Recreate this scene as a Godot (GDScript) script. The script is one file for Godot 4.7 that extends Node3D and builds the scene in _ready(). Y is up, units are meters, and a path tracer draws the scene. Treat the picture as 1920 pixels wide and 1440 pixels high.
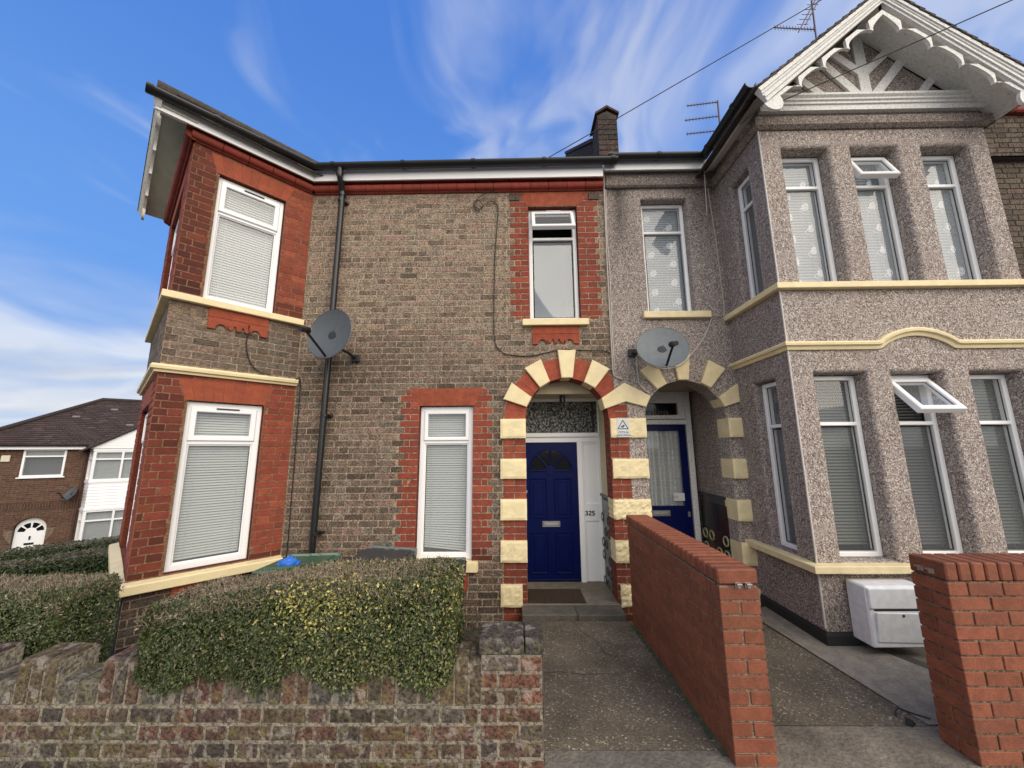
extends Node3D

# ---------------------------------------------------------------- mesh builder
class B:
	var v := PackedVector3Array()
	var n := PackedVector3Array()
	var c := PackedColorArray()
	var t := PackedVector2Array()
	var col := Color(1, 1, 1)
	var x := Transform3D()

	func tri(a: Vector3, b: Vector3, d: Vector3) -> void:  # counter-clockwise seen from outside
		a = x * a
		b = x * b
		d = x * d
		var m := (b - a).cross(d - a).normalized()
		v.append_array([a, d, b])
		n.append_array([m, m, m])
		c.append_array([col, col, col])
		t.append_array([Vector2.ZERO, Vector2.ZERO, Vector2.ZERO])

	func quad(a: Vector3, b: Vector3, d: Vector3, e: Vector3) -> void:
		tri(a, b, d)
		tri(a, d, e)

	func stri(a: Vector3, b: Vector3, d: Vector3, na: Vector3, nb: Vector3, nd: Vector3) -> void:
		v.append_array([x * a, x * d, x * b])
		n.append_array([(x.basis * na).normalized(), (x.basis * nd).normalized(), (x.basis * nb).normalized()])
		c.append_array([col, col, col])
		t.append_array([Vector2.ZERO, Vector2.ZERO, Vector2.ZERO])

	func squad(a: Vector3, b: Vector3, d: Vector3, e: Vector3, na: Vector3, nb: Vector3, nd: Vector3, ne: Vector3) -> void:
		stri(a, b, d, na, nb, nd)
		stri(a, d, e, na, nd, ne)

	func uvquad(a: Vector3, b: Vector3, d: Vector3, e: Vector3, r := Rect2(0, 0, 1, 1)) -> void:
		quad(a, b, d, e)
		var k := t.size() - 6
		var ta := Vector2(r.position.x, r.end.y)
		var tb := r.end
		var td := Vector2(r.end.x, r.position.y)
		var te := r.position
		for i in 6:
			t[k + i] = [ta, td, tb, ta, te, td][i]

	func box(a: Vector3, b: Vector3, bev := 0.0) -> void:
		if bev <= 0.0:
			var p := func(i: int, j: int, k: int) -> Vector3: return Vector3(b.x if i else a.x, b.y if j else a.y, b.z if k else a.z)
			quad(p.call(0, 0, 1), p.call(1, 0, 1), p.call(1, 1, 1), p.call(0, 1, 1))
			quad(p.call(1, 0, 0), p.call(0, 0, 0), p.call(0, 1, 0), p.call(1, 1, 0))
			quad(p.call(0, 0, 0), p.call(0, 0, 1), p.call(0, 1, 1), p.call(0, 1, 0))
			quad(p.call(1, 0, 1), p.call(1, 0, 0), p.call(1, 1, 0), p.call(1, 1, 1))
			quad(p.call(0, 1, 1), p.call(1, 1, 1), p.call(1, 1, 0), p.call(0, 1, 0))
			quad(p.call(0, 0, 0), p.call(1, 0, 0), p.call(1, 0, 1), p.call(0, 0, 1))
			return
		var m := (a + b) / 2.0
		var h := (b - a) / 2.0
		# corner point for sign s, face axis k: full on axis k, inset on the others
		var q := func(s: Vector3, k: int) -> Vector3:
			var e := h - Vector3(bev, bev, bev)
			e[k] = h[k]
			return m + s * e
		for k in 3:
			var i := (k + 1) % 3
			var j := (k + 2) % 3
			for sg in [-1.0, 1.0]:
				var pts := []
				for w in [[-1, -1], [1, -1], [1, 1], [-1, 1]]:
					var s := Vector3.ZERO
					s[k] = sg
					s[i] = w[0]
					s[j] = w[1]
					pts.append(q.call(s, k))
				if sg > 0:
					quad(pts[0], pts[1], pts[2], pts[3])
				else:
					quad(pts[3], pts[2], pts[1], pts[0])
			for si in [-1.0, 1.0]:
				for sj in [-1.0, 1.0]:
					var s0 := Vector3.ZERO
					s0[k] = -1.0
					s0[i] = si
					s0[j] = sj
					var s1 := s0
					s1[k] = 1.0
					var a0: Vector3 = q.call(s0, i)
					var a1: Vector3 = q.call(s1, i)
					var b0: Vector3 = q.call(s0, j)
					var b1: Vector3 = q.call(s1, j)
					if si * sj > 0:
						quad(a0, b0, b1, a1)
					else:
						quad(b0, a0, a1, b1)
		for sx in [-1.0, 1.0]:
			for sy in [-1.0, 1.0]:
				for sz in [-1.0, 1.0]:
					var s := Vector3(sx, sy, sz)
					if sx * sy * sz > 0:
						tri(q.call(s, 0), q.call(s, 1), q.call(s, 2))
					else:
						tri(q.call(s, 1), q.call(s, 0), q.call(s, 2))

	# front face of a brick or panel: u, v extents, from depth w0 out to w1, with a chamfer
	func slab(u0: float, u1: float, v0: float, v1: float, w0: float, w1: float, bev := 0.002) -> void:
		var f := [Vector3(u0 + bev, v0 + bev, w1), Vector3(u1 - bev, v0 + bev, w1), Vector3(u1 - bev, v1 - bev, w1), Vector3(u0 + bev, v1 - bev, w1)]
		var g := [Vector3(u0, v0, w1 - bev), Vector3(u1, v0, w1 - bev), Vector3(u1, v1, w1 - bev), Vector3(u0, v1, w1 - bev)]
		var h := [Vector3(u0, v0, w0), Vector3(u1, v0, w0), Vector3(u1, v1, w0), Vector3(u0, v1, w0)]
		quad(f[0], f[1], f[2], f[3])
		for i in 4:
			var j := (i + 1) % 4
			quad(g[i], g[j], f[j], f[i])
			quad(h[i], h[j], g[j], g[i])

	func extrude(poly: PackedVector2Array, w0: float, w1: float, back := true) -> void:
		if Geometry2D.is_polygon_clockwise(poly):
			poly.reverse()
		var ix := Geometry2D.triangulate_polygon(poly)
		for k in range(0, ix.size(), 3):
			var a := poly[ix[k]]
			var b := poly[ix[k + 1]]
			var d := poly[ix[k + 2]]
			if (b - a).cross(d - a) < 0:
				var e := b
				b = d
				d = e
			tri(Vector3(a.x, a.y, w1), Vector3(b.x, b.y, w1), Vector3(d.x, d.y, w1))
			if back:
				tri(Vector3(a.x, a.y, w0), Vector3(d.x, d.y, w0), Vector3(b.x, b.y, w0))
		for i in poly.size():
			var p := poly[i]
			var r := poly[(i + 1) % poly.size()]
			quad(Vector3(p.x, p.y, w0), Vector3(r.x, r.y, w0), Vector3(r.x, r.y, w1), Vector3(p.x, p.y, w1))

	# picture-frame ring between an outer and an inner rectangle
	func ring(o: Rect2, i: Rect2, w0: float, w1: float, bev := 0.004) -> void:
		var q := func(r: Rect2, k: int, w: float) -> Vector3:
			return Vector3(r.end.x if k in [1, 2] else r.position.x, r.end.y if k >= 2 else r.position.y, w)
		for k in 4:
			var j := (k + 1) % 4
			var oi := o.grow(-bev)
			var ig := i.grow(bev)
			quad(q.call(oi, k, w1), q.call(oi, j, w1), q.call(ig, j, w1), q.call(ig, k, w1))
			quad(q.call(o, k, w1 - bev), q.call(o, j, w1 - bev), q.call(oi, j, w1), q.call(oi, k, w1))
			quad(q.call(o, k, w0), q.call(o, j, w0), q.call(o, j, w1 - bev), q.call(o, k, w1 - bev))
			quad(q.call(ig, k, w1), q.call(ig, j, w1), q.call(i, j, w1 - bev), q.call(i, k, w1 - bev))
			quad(q.call(i, k, w1 - bev), q.call(i, j, w1 - bev), q.call(i, j, w0), q.call(i, k, w0))
			quad(q.call(i, k, w0), q.call(i, j, w0), q.call(o, j, w0), q.call(o, k, w0))

	func tube(pts: Array, r: float, seg := 8, caps := true) -> void:
		var rings := []
		var norms := []
		var side := Vector3.ZERO
		for i in pts.size():
			var d: Vector3 = (pts[mini(i + 1, pts.size() - 1)] - pts[maxi(i - 1, 0)]).normalized()
			if side == Vector3.ZERO:
				side = d.cross(Vector3.UP if absf(d.y) < 0.9 else Vector3.RIGHT).normalized()
			side = (side - d * side.dot(d)).normalized()
			var up := side.cross(d).normalized()
			var ring_ := []
			var nm := []
			for k in seg:
				var a := TAU * k / seg
				var m := side * cos(a) + up * sin(a)
				nm.append(m)
				ring_.append(pts[i] + m * r)
			rings.append(ring_)
			norms.append(nm)
		for i in pts.size() - 1:
			for k in seg:
				var j := (k + 1) % seg
				squad(rings[i][j], rings[i][k], rings[i + 1][k], rings[i + 1][j], norms[i][j], norms[i][k], norms[i + 1][k], norms[i + 1][j])
		if caps:
			for k in range(1, seg - 1):
				tri(rings[0][0], rings[0][k], rings[0][k + 1])
				var e: Array = rings[-1]
				tri(e[0], e[k + 1], e[k])

	# a moulding: profile (out, along F) swept along a path; out is the mitred perpendicular of F and the path
	func sweep(path: Array, prof: Array, F: Vector3, flip := false) -> void:
		var rows := []
		for i in path.size():
			var d0: Vector3 = (path[i] - path[maxi(i - 1, 0)]).normalized()
			var d1: Vector3 = (path[mini(i + 1, path.size() - 1)] - path[i]).normalized()
			if i == 0:
				d0 = d1
			if i == path.size() - 1:
				d1 = d0
			var o0 := d0.cross(F).normalized()
			var o1 := d1.cross(F).normalized()
			var o := (o0 + o1).normalized()
			o /= maxf(o.dot(o0), 0.2)
			if flip:
				o = -o
			var row := []
			for p in prof:
				row.append(path[i] + o * p.x + F * p.y)
			rows.append(row)
		for i in path.size() - 1:
			for k in prof.size():
				var j := (k + 1) % prof.size()
				if flip:
					quad(rows[i][k], rows[i][j], rows[i + 1][j], rows[i + 1][k])
				else:
					quad(rows[i][j], rows[i][k], rows[i + 1][k], rows[i + 1][j])
		var flat := PackedVector2Array(prof)
		var ix := Geometry2D.triangulate_polygon(flat)
		for k in range(0, ix.size(), 3):
			for e in [0, -1]:
				tri(rows[e][ix[k]], rows[e][ix[k + 1]], rows[e][ix[k + 2]])

	func lathe(prof: Array, seg := 24) -> void:  # (radius, y) from bottom to top, about the local y axis
		for i in prof.size() - 1:
			var p: Vector2 = prof[i]
			var q: Vector2 = prof[i + 1]
			var m := Vector2(q.y - p.y, p.x - q.x).normalized()
			for k in seg:
				var a := TAU * k / seg
				var b := TAU * (k + 1) / seg
				var da := Vector3(cos(a), 0, -sin(a))
				var db := Vector3(cos(b), 0, -sin(b))
				var na := da * m.x + Vector3(0, m.y, 0)
				var nb := db * m.x + Vector3(0, m.y, 0)
				var P := [da * p.x + Vector3(0, p.y, 0), db * p.x + Vector3(0, p.y, 0), db * q.x + Vector3(0, q.y, 0), da * q.x + Vector3(0, q.y, 0)]
				if p.x < 1e-5:
					stri(P[0], P[2], P[3], na, nb, na)
				elif q.x < 1e-5:
					stri(P[0], P[1], P[2], na, nb, nb)
				else:
					squad(P[0], P[1], P[2], P[3], na, nb, nb, na)

	func mesh() -> ArrayMesh:
		var arr := []
		arr.resize(Mesh.ARRAY_MAX)
		arr[Mesh.ARRAY_VERTEX] = v
		arr[Mesh.ARRAY_NORMAL] = n
		arr[Mesh.ARRAY_COLOR] = c
		arr[Mesh.ARRAY_TEX_UV] = t
		var m := ArrayMesh.new()
		m.add_surface_from_arrays(Mesh.PRIMITIVE_TRIANGLES, arr)
		return m


const EYE := Vector3(0, 0, 4.5)
var rng := RandomNumberGenerator.new()
var big := FastNoiseLite.new()
var fine := FastNoiseLite.new()
var M := {}
var cache := {}


func L(r: float, g: float, b: float) -> Color:
	return Color(r, g, b)


func put(b: B, called: String, m: Material, parent: Node = self) -> MeshInstance3D:
	return put_mesh(b.mesh(), called, m, parent, Transform3D())


func put_mesh(me: Mesh, called: String, m: Material, parent: Node, at: Transform3D) -> MeshInstance3D:
	var o := MeshInstance3D.new()
	o.name = called
	o.mesh = me
	o.material_override = m
	parent.add_child(o, true)
	o.global_transform = at
	return o


func tag(o: Node, label: String, category := "", group := "", kind := "") -> Node:
	o.set_meta("label", label)
	if category:
		o.set_meta("category", category)
	if group:
		o.set_meta("group", group)
	if kind:
		o.set_meta("kind", kind)
	return o


func thing(called: String, label: String, category: String, at: Vector3, group := "") -> Node3D:
	var o := Node3D.new()
	o.name = called
	add_child(o, true)
	o.position = at
	tag(o, label, category, group)
	return o


func struct(b: B, called: String, m: Material, label: String) -> MeshInstance3D:
	var o := put(b, called, m)
	o.set_meta("kind", "structure")
	o.set_meta("label", label)
	return o


func frame(at: Vector3, right: Vector3, out: Vector3) -> Transform3D:
	return Transform3D(Basis(right.normalized(), Vector3.UP, out.normalized()), at)


func jit(k: float) -> float:
	return rng.randf_range(-k, k)


func vary(c: Color, k: float) -> Color:
	var s := 1.0 + jit(k)
	return Color(clampf(c.r * s * (1.0 + jit(k * 0.25)), 0, 1), clampf(c.g * s, 0, 1), clampf(c.b * s * (1.0 + jit(k * 0.25)), 0, 1))


# ---------------------------------------------------------------- textures and materials
func noise_img(size: int, freq: float, kind: int, oct: int, sd: int, cell := -1) -> PackedByteArray:
	var f := FastNoiseLite.new()
	f.noise_type = kind
	f.frequency = freq
	f.seed = sd
	f.fractal_octaves = oct
	f.fractal_type = FastNoiseLite.FRACTAL_FBM if oct > 1 else FastNoiseLite.FRACTAL_NONE
	if cell >= 0:
		f.cellular_return_type = cell
		f.cellular_jitter = 1.0
	var im := f.get_seamless_image(size, size)
	im.convert(Image.FORMAT_L8)
	return im.get_data()


# mixes grey noises into a colour picture: each layer is [bytes, low, high], multiplied together
func grey_tex(size: int, layers: Array) -> ImageTexture:
	var out := PackedByteArray()
	out.resize(size * size)
	out.fill(255)
	for l in layers:
		var d: PackedByteArray = l[0]
		var lut := PackedFloat32Array()
		for i in 256:
			lut.append(lerpf(l[1], l[2], smoothstep(l[3], l[4], i / 255.0)))
		for i in size * size:
			out[i] = int(out[i] * lut[d[i]])
	var im := Image.create_from_data(size, size, false, Image.FORMAT_L8, out)
	im.convert(Image.FORMAT_RGB8)
	return ImageTexture.create_from_image(im)


func ramp_tex(size: int, d: PackedByteArray, stops: Array, dark: PackedByteArray = PackedByteArray(), dk := [0.0, 0.3, 0.4]) -> ImageTexture:
	var g := Gradient.new()
	g.offsets = PackedFloat32Array(stops.map(func(s): return s[0]))
	g.colors = PackedColorArray(stops.map(func(s): return s[1]))
	var lr := PackedByteArray()
	var lg := PackedByteArray()
	var lb := PackedByteArray()
	for i in 256:
		var k := g.sample(i / 255.0)
		lr.append(int(k.r * 255))
		lg.append(int(k.g * 255))
		lb.append(int(k.b * 255))
	var mul := PackedFloat32Array()
	for i in 256:
		mul.append(lerpf(dk[2], 1.0, smoothstep(dk[0], dk[1], i / 255.0)))
	var out := PackedByteArray()
	out.resize(size * size * 3)
	var has := dark.size() > 0
	for i in size * size:
		var q := d[i]
		var s := mul[dark[i]] if has else 1.0
		out[i * 3] = int(lr[q] * s)
		out[i * 3 + 1] = int(lg[q] * s)
		out[i * 3 + 2] = int(lb[q] * s)
	return ImageTexture.create_from_image(Image.create_from_data(size, size, false, Image.FORMAT_RGB8, out))


func bump_tex(size: int, d: PackedByteArray, strength: float) -> ImageTexture:
	var im := Image.create_from_data(size, size, false, Image.FORMAT_L8, d)
	im.convert(Image.FORMAT_RGBA8)
	im.bump_map_to_normal_map(strength)
	return ImageTexture.create_from_image(im)


func mat(called: String, c: Color, rough: float, tex: Texture2D = null, metres := 1.0, nrm: Texture2D = null, depth := 1.0, vcol := false) -> StandardMaterial3D:
	var m := StandardMaterial3D.new()
	m.resource_name = called
	m.albedo_color = c.linear_to_srgb()
	m.roughness = rough
	m.vertex_color_use_as_albedo = vcol
	if tex:
		m.albedo_texture = tex
	if nrm:
		m.normal_enabled = true
		m.normal_texture = nrm
		m.normal_scale = depth
	if tex or nrm:
		m.uv1_triplanar = true
		m.uv1_world_triplanar = true
		m.uv1_scale = Vector3.ONE / metres
		m.uv1_triplanar_sharpness = 6.0
	M[called] = m
	return m


func materials() -> void:
	big.seed = 11
	big.frequency = 0.9
	big.fractal_octaves = 4
	big.noise_type = FastNoiseLite.TYPE_SIMPLEX_SMOOTH
	fine.seed = 5
	fine.frequency = 6.0
	fine.fractal_octaves = 3
	fine.noise_type = FastNoiseLite.TYPE_SIMPLEX_SMOOTH
	var SS := FastNoiseLite.TYPE_SIMPLEX_SMOOTH
	var CE := FastNoiseLite.TYPE_CELLULAR
	var n1 := noise_img(512, 0.012, SS, 5, 1)
	var n2 := noise_img(512, 0.05, SS, 4, 2)
	var n3 := noise_img(512, 0.2, SS, 2, 3)
	var pit := noise_img(512, 0.07, CE, 1, 4, FastNoiseLite.RETURN_DISTANCE)
	var speck := noise_img(512, 0.16, CE, 1, 8, FastNoiseLite.RETURN_CELL_VALUE)
	var old := grey_tex(512, [[n1, 0.84, 1.0, 0.2, 0.7], [n2, 0.66, 1.0, 0.22, 0.55], [n3, 0.84, 1.0, 0.2, 0.8]])
	var smooth := grey_tex(512, [[n1, 0.9, 1.0, 0.2, 0.8], [n2, 0.92, 1.0, 0.2, 0.7], [n3, 0.93, 1.0, 0.2, 0.8]])
	var clean := grey_tex(512, [[n1, 0.955, 1.0, 0.2, 0.8], [n3, 0.965, 1.0, 0.2, 0.8]])
	var rough_n := bump_tex(512, n2, 5.0)
	var grain_n := bump_tex(512, n3, 4.0)
	mat("brick", Color(1, 1, 1), 0.92, old, 0.75, rough_n, 1.0, true)
	mat("red_brick", Color(1, 1, 1), 0.85, smooth, 0.7, grain_n, 0.7, true)
	mat("mortar", L(0.56, 0.45, 0.325), 0.95, old, 0.8, rough_n, 1.0, true)
	mat("cream", L(0.90, 0.765, 0.455), 0.6, clean, 1.1, grain_n, 0.35)
	mat("white", L(0.88, 0.89, 0.90), 0.32)
	mat("old_white", L(0.86, 0.86, 0.85), 0.55, ramp_tex(512, n2, [[0.0, Color(0.78, 0.77, 0.75)], [0.4, Color(0.93, 0.93, 0.92)], [1.0, Color(1, 1, 1)]]), 0.9, grain_n, 0.4)
	mat("plastic_black", L(0.012, 0.013, 0.015), 0.35)
	mat("dark_metal", L(0.03, 0.033, 0.036), 0.5)
	mat("steel", L(0.55, 0.55, 0.54), 0.3).metallic = 0.85
	mat("blue", L(0.0016, 0.0065, 0.068), 0.3, null).metallic_specular = 0.3
	mat("pane", Color(0.9, 0.95, 1.0, 0.05), 0.03).transparency = BaseMaterial3D.TRANSPARENCY_ALPHA
	M.pane.metallic = 0.08
	mat("pane_low", Color(0.9, 0.95, 1.0, 0.05), 0.03).transparency = BaseMaterial3D.TRANSPARENCY_ALPHA
	M.pane_low.metallic = 0.02
	mat("pane_mirror", Color(0.9, 0.95, 1.0, 0.05), 0.03).transparency = BaseMaterial3D.TRANSPARENCY_ALPHA
	M.pane_mirror.metallic = 0.2
	mat("pane_bright", Color(0.95, 0.97, 1.0, 0.05), 0.03).transparency = BaseMaterial3D.TRANSPARENCY_ALPHA
	M.pane_bright.metallic = 0.12
	for k in ["pane", "pane_bright", "pane_low", "pane_mirror"]:
		M[k].albedo_color = Color(0.93, 0.97, 1.0, 0.06)
	mat("slat", L(0.43, 0.465, 0.445), 0.4)
	mat("slat_dark", L(0.075, 0.085, 0.075), 0.5)
	mat("slat_black", L(0.03, 0.033, 0.035), 0.5)
	mat("room", L(0.16, 0.15, 0.14), 0.9)
	mat("dark_room", L(0.05, 0.05, 0.05), 0.9)
	# pebbledash: pale, pink and dark pebbles with dark gaps between them
	var peb := noise_img(1024, 0.125, CE, 1, 21, FastNoiseLite.RETURN_CELL_VALUE)
	var gap := noise_img(1024, 0.125, CE, 1, 21, FastNoiseLite.RETURN_DISTANCE2_DIV)
	var peb_t := ramp_tex(1024, peb, [[0.0, Color(0.44, 0.395, 0.375)], [0.15, Color(0.56, 0.505, 0.48)], [0.34, Color(0.67, 0.615, 0.585)], [0.55, Color(0.715, 0.665, 0.635)], [0.75, Color(0.755, 0.71, 0.68)], [0.9, Color(0.85, 0.82, 0.785)], [1.0, Color(0.95, 0.93, 0.9)]], gap, [1.0, 0.5, 0.68])
	mat("pebbledash", L(0.93, 0.93, 0.93), 0.9, peb_t, 1.3, bump_tex(1024, peb, 3.0), 0.9, true)
	# concrete: exposed aggregate and plain
	var agg := ramp_tex(512, speck, [[0.0, Color(0.41, 0.385, 0.345)], [0.5, Color(0.47, 0.44, 0.395)], [0.85, Color(0.52, 0.49, 0.44)], [0.95, Color(0.60, 0.57, 0.52)], [1.0, Color(0.85, 0.83, 0.78)]])
	mat("aggregate", L(0.95, 0.925, 0.88), 0.9, agg, 0.75, bump_tex(512, speck, 3.0), 0.7, true)
	mat("concrete", L(1.0, 0.95, 0.86), 0.9, smooth, 0.9, rough_n, 0.5, true)
	mat("asphalt", L(0.09, 0.09, 0.092), 0.9, old, 0.5, grain_n, 1.0)
	mat("soil", L(0.10, 0.09, 0.06), 1.0, old, 2.0, rough_n, 1.0)
	mat("tile", L(1, 1, 1), 0.85, old, 0.6, rough_n, 1.0, true)
	mat("leaf", Color(1, 1, 1), 0.45, null, 1.0, null, 1.0, true)
	M.leaf.backlight_enabled = true
	M.leaf.backlight = Color(0.25, 0.3, 0.12)
	mat("twig", L(1, 1, 1), 0.9, null, 1.0, null, 1.0, true)
	mat("painted", Color(1, 1, 1), 0.5, clean, 0.8, grain_n, 0.3, true)
	mat("glossy", Color(1, 1, 1), 0.35, null, 1.0, null, 1.0, true)
	mat("rubber", L(0.02, 0.02, 0.02), 0.8)
	mat("dish_grey", L(0.16, 0.18, 0.19), 0.6, clean, 0.5)
	mat("dish_dark", L(0.085, 0.10, 0.115), 0.5, clean, 0.5)
	mat("mat_brown", L(0.10, 0.062, 0.035), 1.0, old, 0.3, grain_n, 2.0)
	mat("cable_black", L(0.012, 0.01, 0.01), 0.6)
	mat("cable_white", L(0.5, 0.46, 0.42), 0.6)
	mat("bag_blue", L(0.03, 0.16, 0.62), 0.35)
	# obscured glass: pale veins on dark
	var vein := noise_img(512, 0.045, CE, 1, 31, FastNoiseLite.RETURN_DISTANCE2_SUB)
	var wisp := noise_img(512, 0.02, SS, 3, 32)
	mat("frosted", L(0.55, 0.56, 0.54), 0.25, ramp_tex(512, vein, [[0.0, Color(0.95, 0.95, 0.92)], [0.16, Color(0.6, 0.61, 0.6)], [0.35, Color(0.25, 0.26, 0.26)], [1.0, Color(0.12, 0.13, 0.13)]], wisp, [0.3, 0.6, 0.35]), 0.5, bump_tex(512, vein, 6.0), 1.0)
	# lace of the door curtain
	var lace := noise_img(512, 0.07, CE, 1, 41, FastNoiseLite.RETURN_DISTANCE)
	mat("lace", L(0.80, 0.83, 0.80), 0.9, grey_tex(512, [[lace, 0.72, 1.0, 0.3, 0.6]]), 0.4)
	mat("wood_brown", L(0.05, 0.03, 0.02), 0.7)
	mat("tile_dark", Color(1, 1, 1), 0.35, null, 1.0, null, 1.0, true)


# ---------------------------------------------------------------- walls and bricks
var reveal := Color(0, 0, 0, 0)  # colour of the sides of openings, where it differs from the face


func wall_panel(b: B, F: Transform3D, u0: float, u1: float, v0: float, v1: float, holes: Array, th: float, colf: Callable, step := 99.0, r := 0.0, back := true) -> void:
	b.x = F
	var us := [u0, u1]
	var vs := [v0, v1]
	var big_holes := []
	for h: Rect2 in holes:
		var g := h.grow(r)
		big_holes.append(g)
		us.append_array([g.position.x, g.end.x])
		vs.append_array([g.position.y, g.end.y])
	us = cuts(us, u0, u1, step)
	vs = cuts(vs, v0, v1, step)
	for i in us.size() - 1:
		for j in vs.size() - 1:
			var mid := Vector2((us[i] + us[i + 1]) / 2.0, (vs[j] + vs[j + 1]) / 2.0)
			var inside := false
			for g: Rect2 in big_holes:
				inside = inside or g.has_point(mid)
			if inside:
				continue
			var q := [Vector3(us[i], vs[j], 0), Vector3(us[i + 1], vs[j], 0), Vector3(us[i + 1], vs[j + 1], 0), Vector3(us[i], vs[j + 1], 0)]
			var k := b.v.size()
			b.col = Color(1, 1, 1)
			b.quad(q[0], q[1], q[2], q[3])
			for w in 6:
				var p := q[[0, 2, 1, 0, 3, 2][w]] as Vector3
				b.c[k + w] = colf.call(p.x, p.y)
			if back:
				b.col = colf.call(mid.x, mid.y)
				var bk := Vector3(0, 0, -th)
				b.quad(q[1] + bk, q[0] + bk, q[3] + bk, q[2] + bk)
	b.col = colf.call((u0 + u1) / 2, (v0 + v1) / 2)
	var P := func(u: float, v: float, w: float) -> Vector3: return Vector3(u, v, w)
	b.quad(P.call(u0, v0, -th), P.call(u0, v0, 0), P.call(u0, v1, 0), P.call(u0, v1, -th))
	b.quad(P.call(u1, v0, 0), P.call(u1, v0, -th), P.call(u1, v1, -th), P.call(u1, v1, 0))
	b.quad(P.call(u0, v1, 0), P.call(u1, v1, 0), P.call(u1, v1, -th), P.call(u0, v1, -th))
	b.quad(P.call(u0, v0, -th), P.call(u1, v0, -th), P.call(u1, v0, 0), P.call(u0, v0, 0))
	for h: Rect2 in holes:
		var per := []  # fractions round the rectangle, clockwise seen from outside so that faces look into the hole
		var n: int = 1 if r <= 0.0 else 14
		for s in 4:
			for k in n:
				per.append([s, float(k) / n])
		var rows := []
		var steps := 5 if r > 0.0 else 1
		for k in steps + 1:
			var row := []
			var a := PI / 2 * k / maxf(1, steps - 1)
			var inset := r * sin(minf(a, PI / 2))
			var w := -r * (1.0 - cos(minf(a, PI / 2)))
			if k == steps:
				inset = r
				w = -th
			var g := h.grow(r - inset)
			for f in per:
				var p := Vector2.ZERO
				match f[0]:
					0: p = g.position + Vector2(0, g.size.y * f[1])
					1: p = Vector2(g.position.x + g.size.x * f[1], g.end.y)
					2: p = g.end - Vector2(0, g.size.y * f[1])
					3: p = Vector2(g.end.x - g.size.x * f[1], g.position.y)
				if r > 0.0 and k > 0:
					var c := g.get_center()
					p += (p - c).normalized() * fine.get_noise_3d(p.x * 3.0, p.y * 3.0, h.position.x) * 0.008
				row.append(Vector3(p.x, p.y, w))
			rows.append(row)
		for k in steps:
			for i in per.size():
				var j := (i + 1) % per.size()
				b.col = colf.call(rows[k][i].x, rows[k][i].y) if reveal.a == 0.0 else reveal
				b.quad(rows[k][j], rows[k][i], rows[k + 1][i], rows[k + 1][j])
	b.x = Transform3D()
	b.col = Color(1, 1, 1)


func cuts(a: Array, lo: float, hi: float, step: float) -> Array:
	a.sort()
	var out := []
	for p in a:
		if p < lo - 1e-6 or p > hi + 1e-6:
			continue
		if out.size():
			var gap: float = p - out[-1]
			if gap < 1e-4:
				continue
			var k := int(ceil(gap / step - 1e-6))
			var s: float = out[-1]
			for i in range(1, k):
				out.append(s + gap * i / k)
		out.append(p)
	return out


# semicircular head: fills the corners between a rectangular hole's top and the arch, and lines the arch
func arch_fill(b: B, F: Transform3D, cx: float, cy: float, r: float, top: float, th: float) -> void:
	b.x = F
	var poly := PackedVector2Array([Vector2(cx - r, cy), Vector2(cx - r, top)])
	poly.append(Vector2(cx + r, top))
	poly.append(Vector2(cx + r, cy))
	for k in range(1, 24):
		var a := PI * k / 24.0
		poly.append(Vector2(cx + r * cos(a), cy + r * sin(a)))
	b.extrude(poly, -th, 0.0)
	b.x = Transform3D()


# one brick: a record that is later built as a part or joined with the rest
# F frame of the face, u0..u1, v0..v1 on the face, colour; optional polygon for cut bricks
var bricks := []


func brick(F: Transform3D, u0: float, u1: float, v0: float, v1: float, c: Color, out := 0.0, poly = null) -> void:
	bricks.append({"F": F, "r": [u0, u1, v0, v1], "c": c, "o": out, "p": poly, "d": (F * Vector3((u0 + u1) / 2, (v0 + v1) / 2, 0)).distance_to(EYE)})


func brick_shape(b: B, k: Dictionary, base: Transform3D, c: Color) -> void:
	b.col = c
	b.x = base
	var w: float = (k.r[1] - k.r[0]) / 2.0
	var h: float = (k.r[3] - k.r[2]) / 2.0
	if k.p == null:
		b.slab(-w, w, -h, h, -0.014, k.o, 0.0025)
	else:
		var m := Vector2((k.r[0] + k.r[1]) / 2.0, (k.r[2] + k.r[3]) / 2.0)
		var q := PackedVector2Array()
		for p: Vector2 in k.p:
			q.append(p - m)
		b.extrude(q, -0.014, k.o, false)
	b.x = Transform3D()


# builds the collected bricks: the nearest `most` as parts of `parent`, the rest joined as one part
func lay(called: String, parent: Node, m: Material, most := 290) -> void:
	bricks.sort_custom(func(a, b): return a.d < b.d)
	var rest := B.new()
	for i in bricks.size():
		var k: Dictionary = bricks[i]
		var at: Transform3D = k.F * Transform3D(Basis(), Vector3((k.r[0] + k.r[1]) / 2.0, (k.r[2] + k.r[3]) / 2.0, 0))
		if i >= most:
			brick_shape(rest, k, at, k.c)
			continue
		var key := "%d_%d_%d_%d_%d_%d" % [roundi((k.r[1] - k.r[0]) * 500), roundi((k.r[3] - k.r[2]) * 1000), roundi(k.c.r * 50), roundi(k.c.g * 60), roundi(k.c.b * 60), roundi(k.o * 1000)]
		if k.p != null or not cache.has(key):
			var b := B.new()
			brick_shape(b, k, Transform3D(), k.c)
			cache[key] = b.mesh()
		put_mesh(cache[key], called, m, parent, at)
	bricks = []
	if rest.v.size():
		var o := put(rest, called + "work", m, parent)
		o.set_meta("kind", "stuff")


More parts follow.
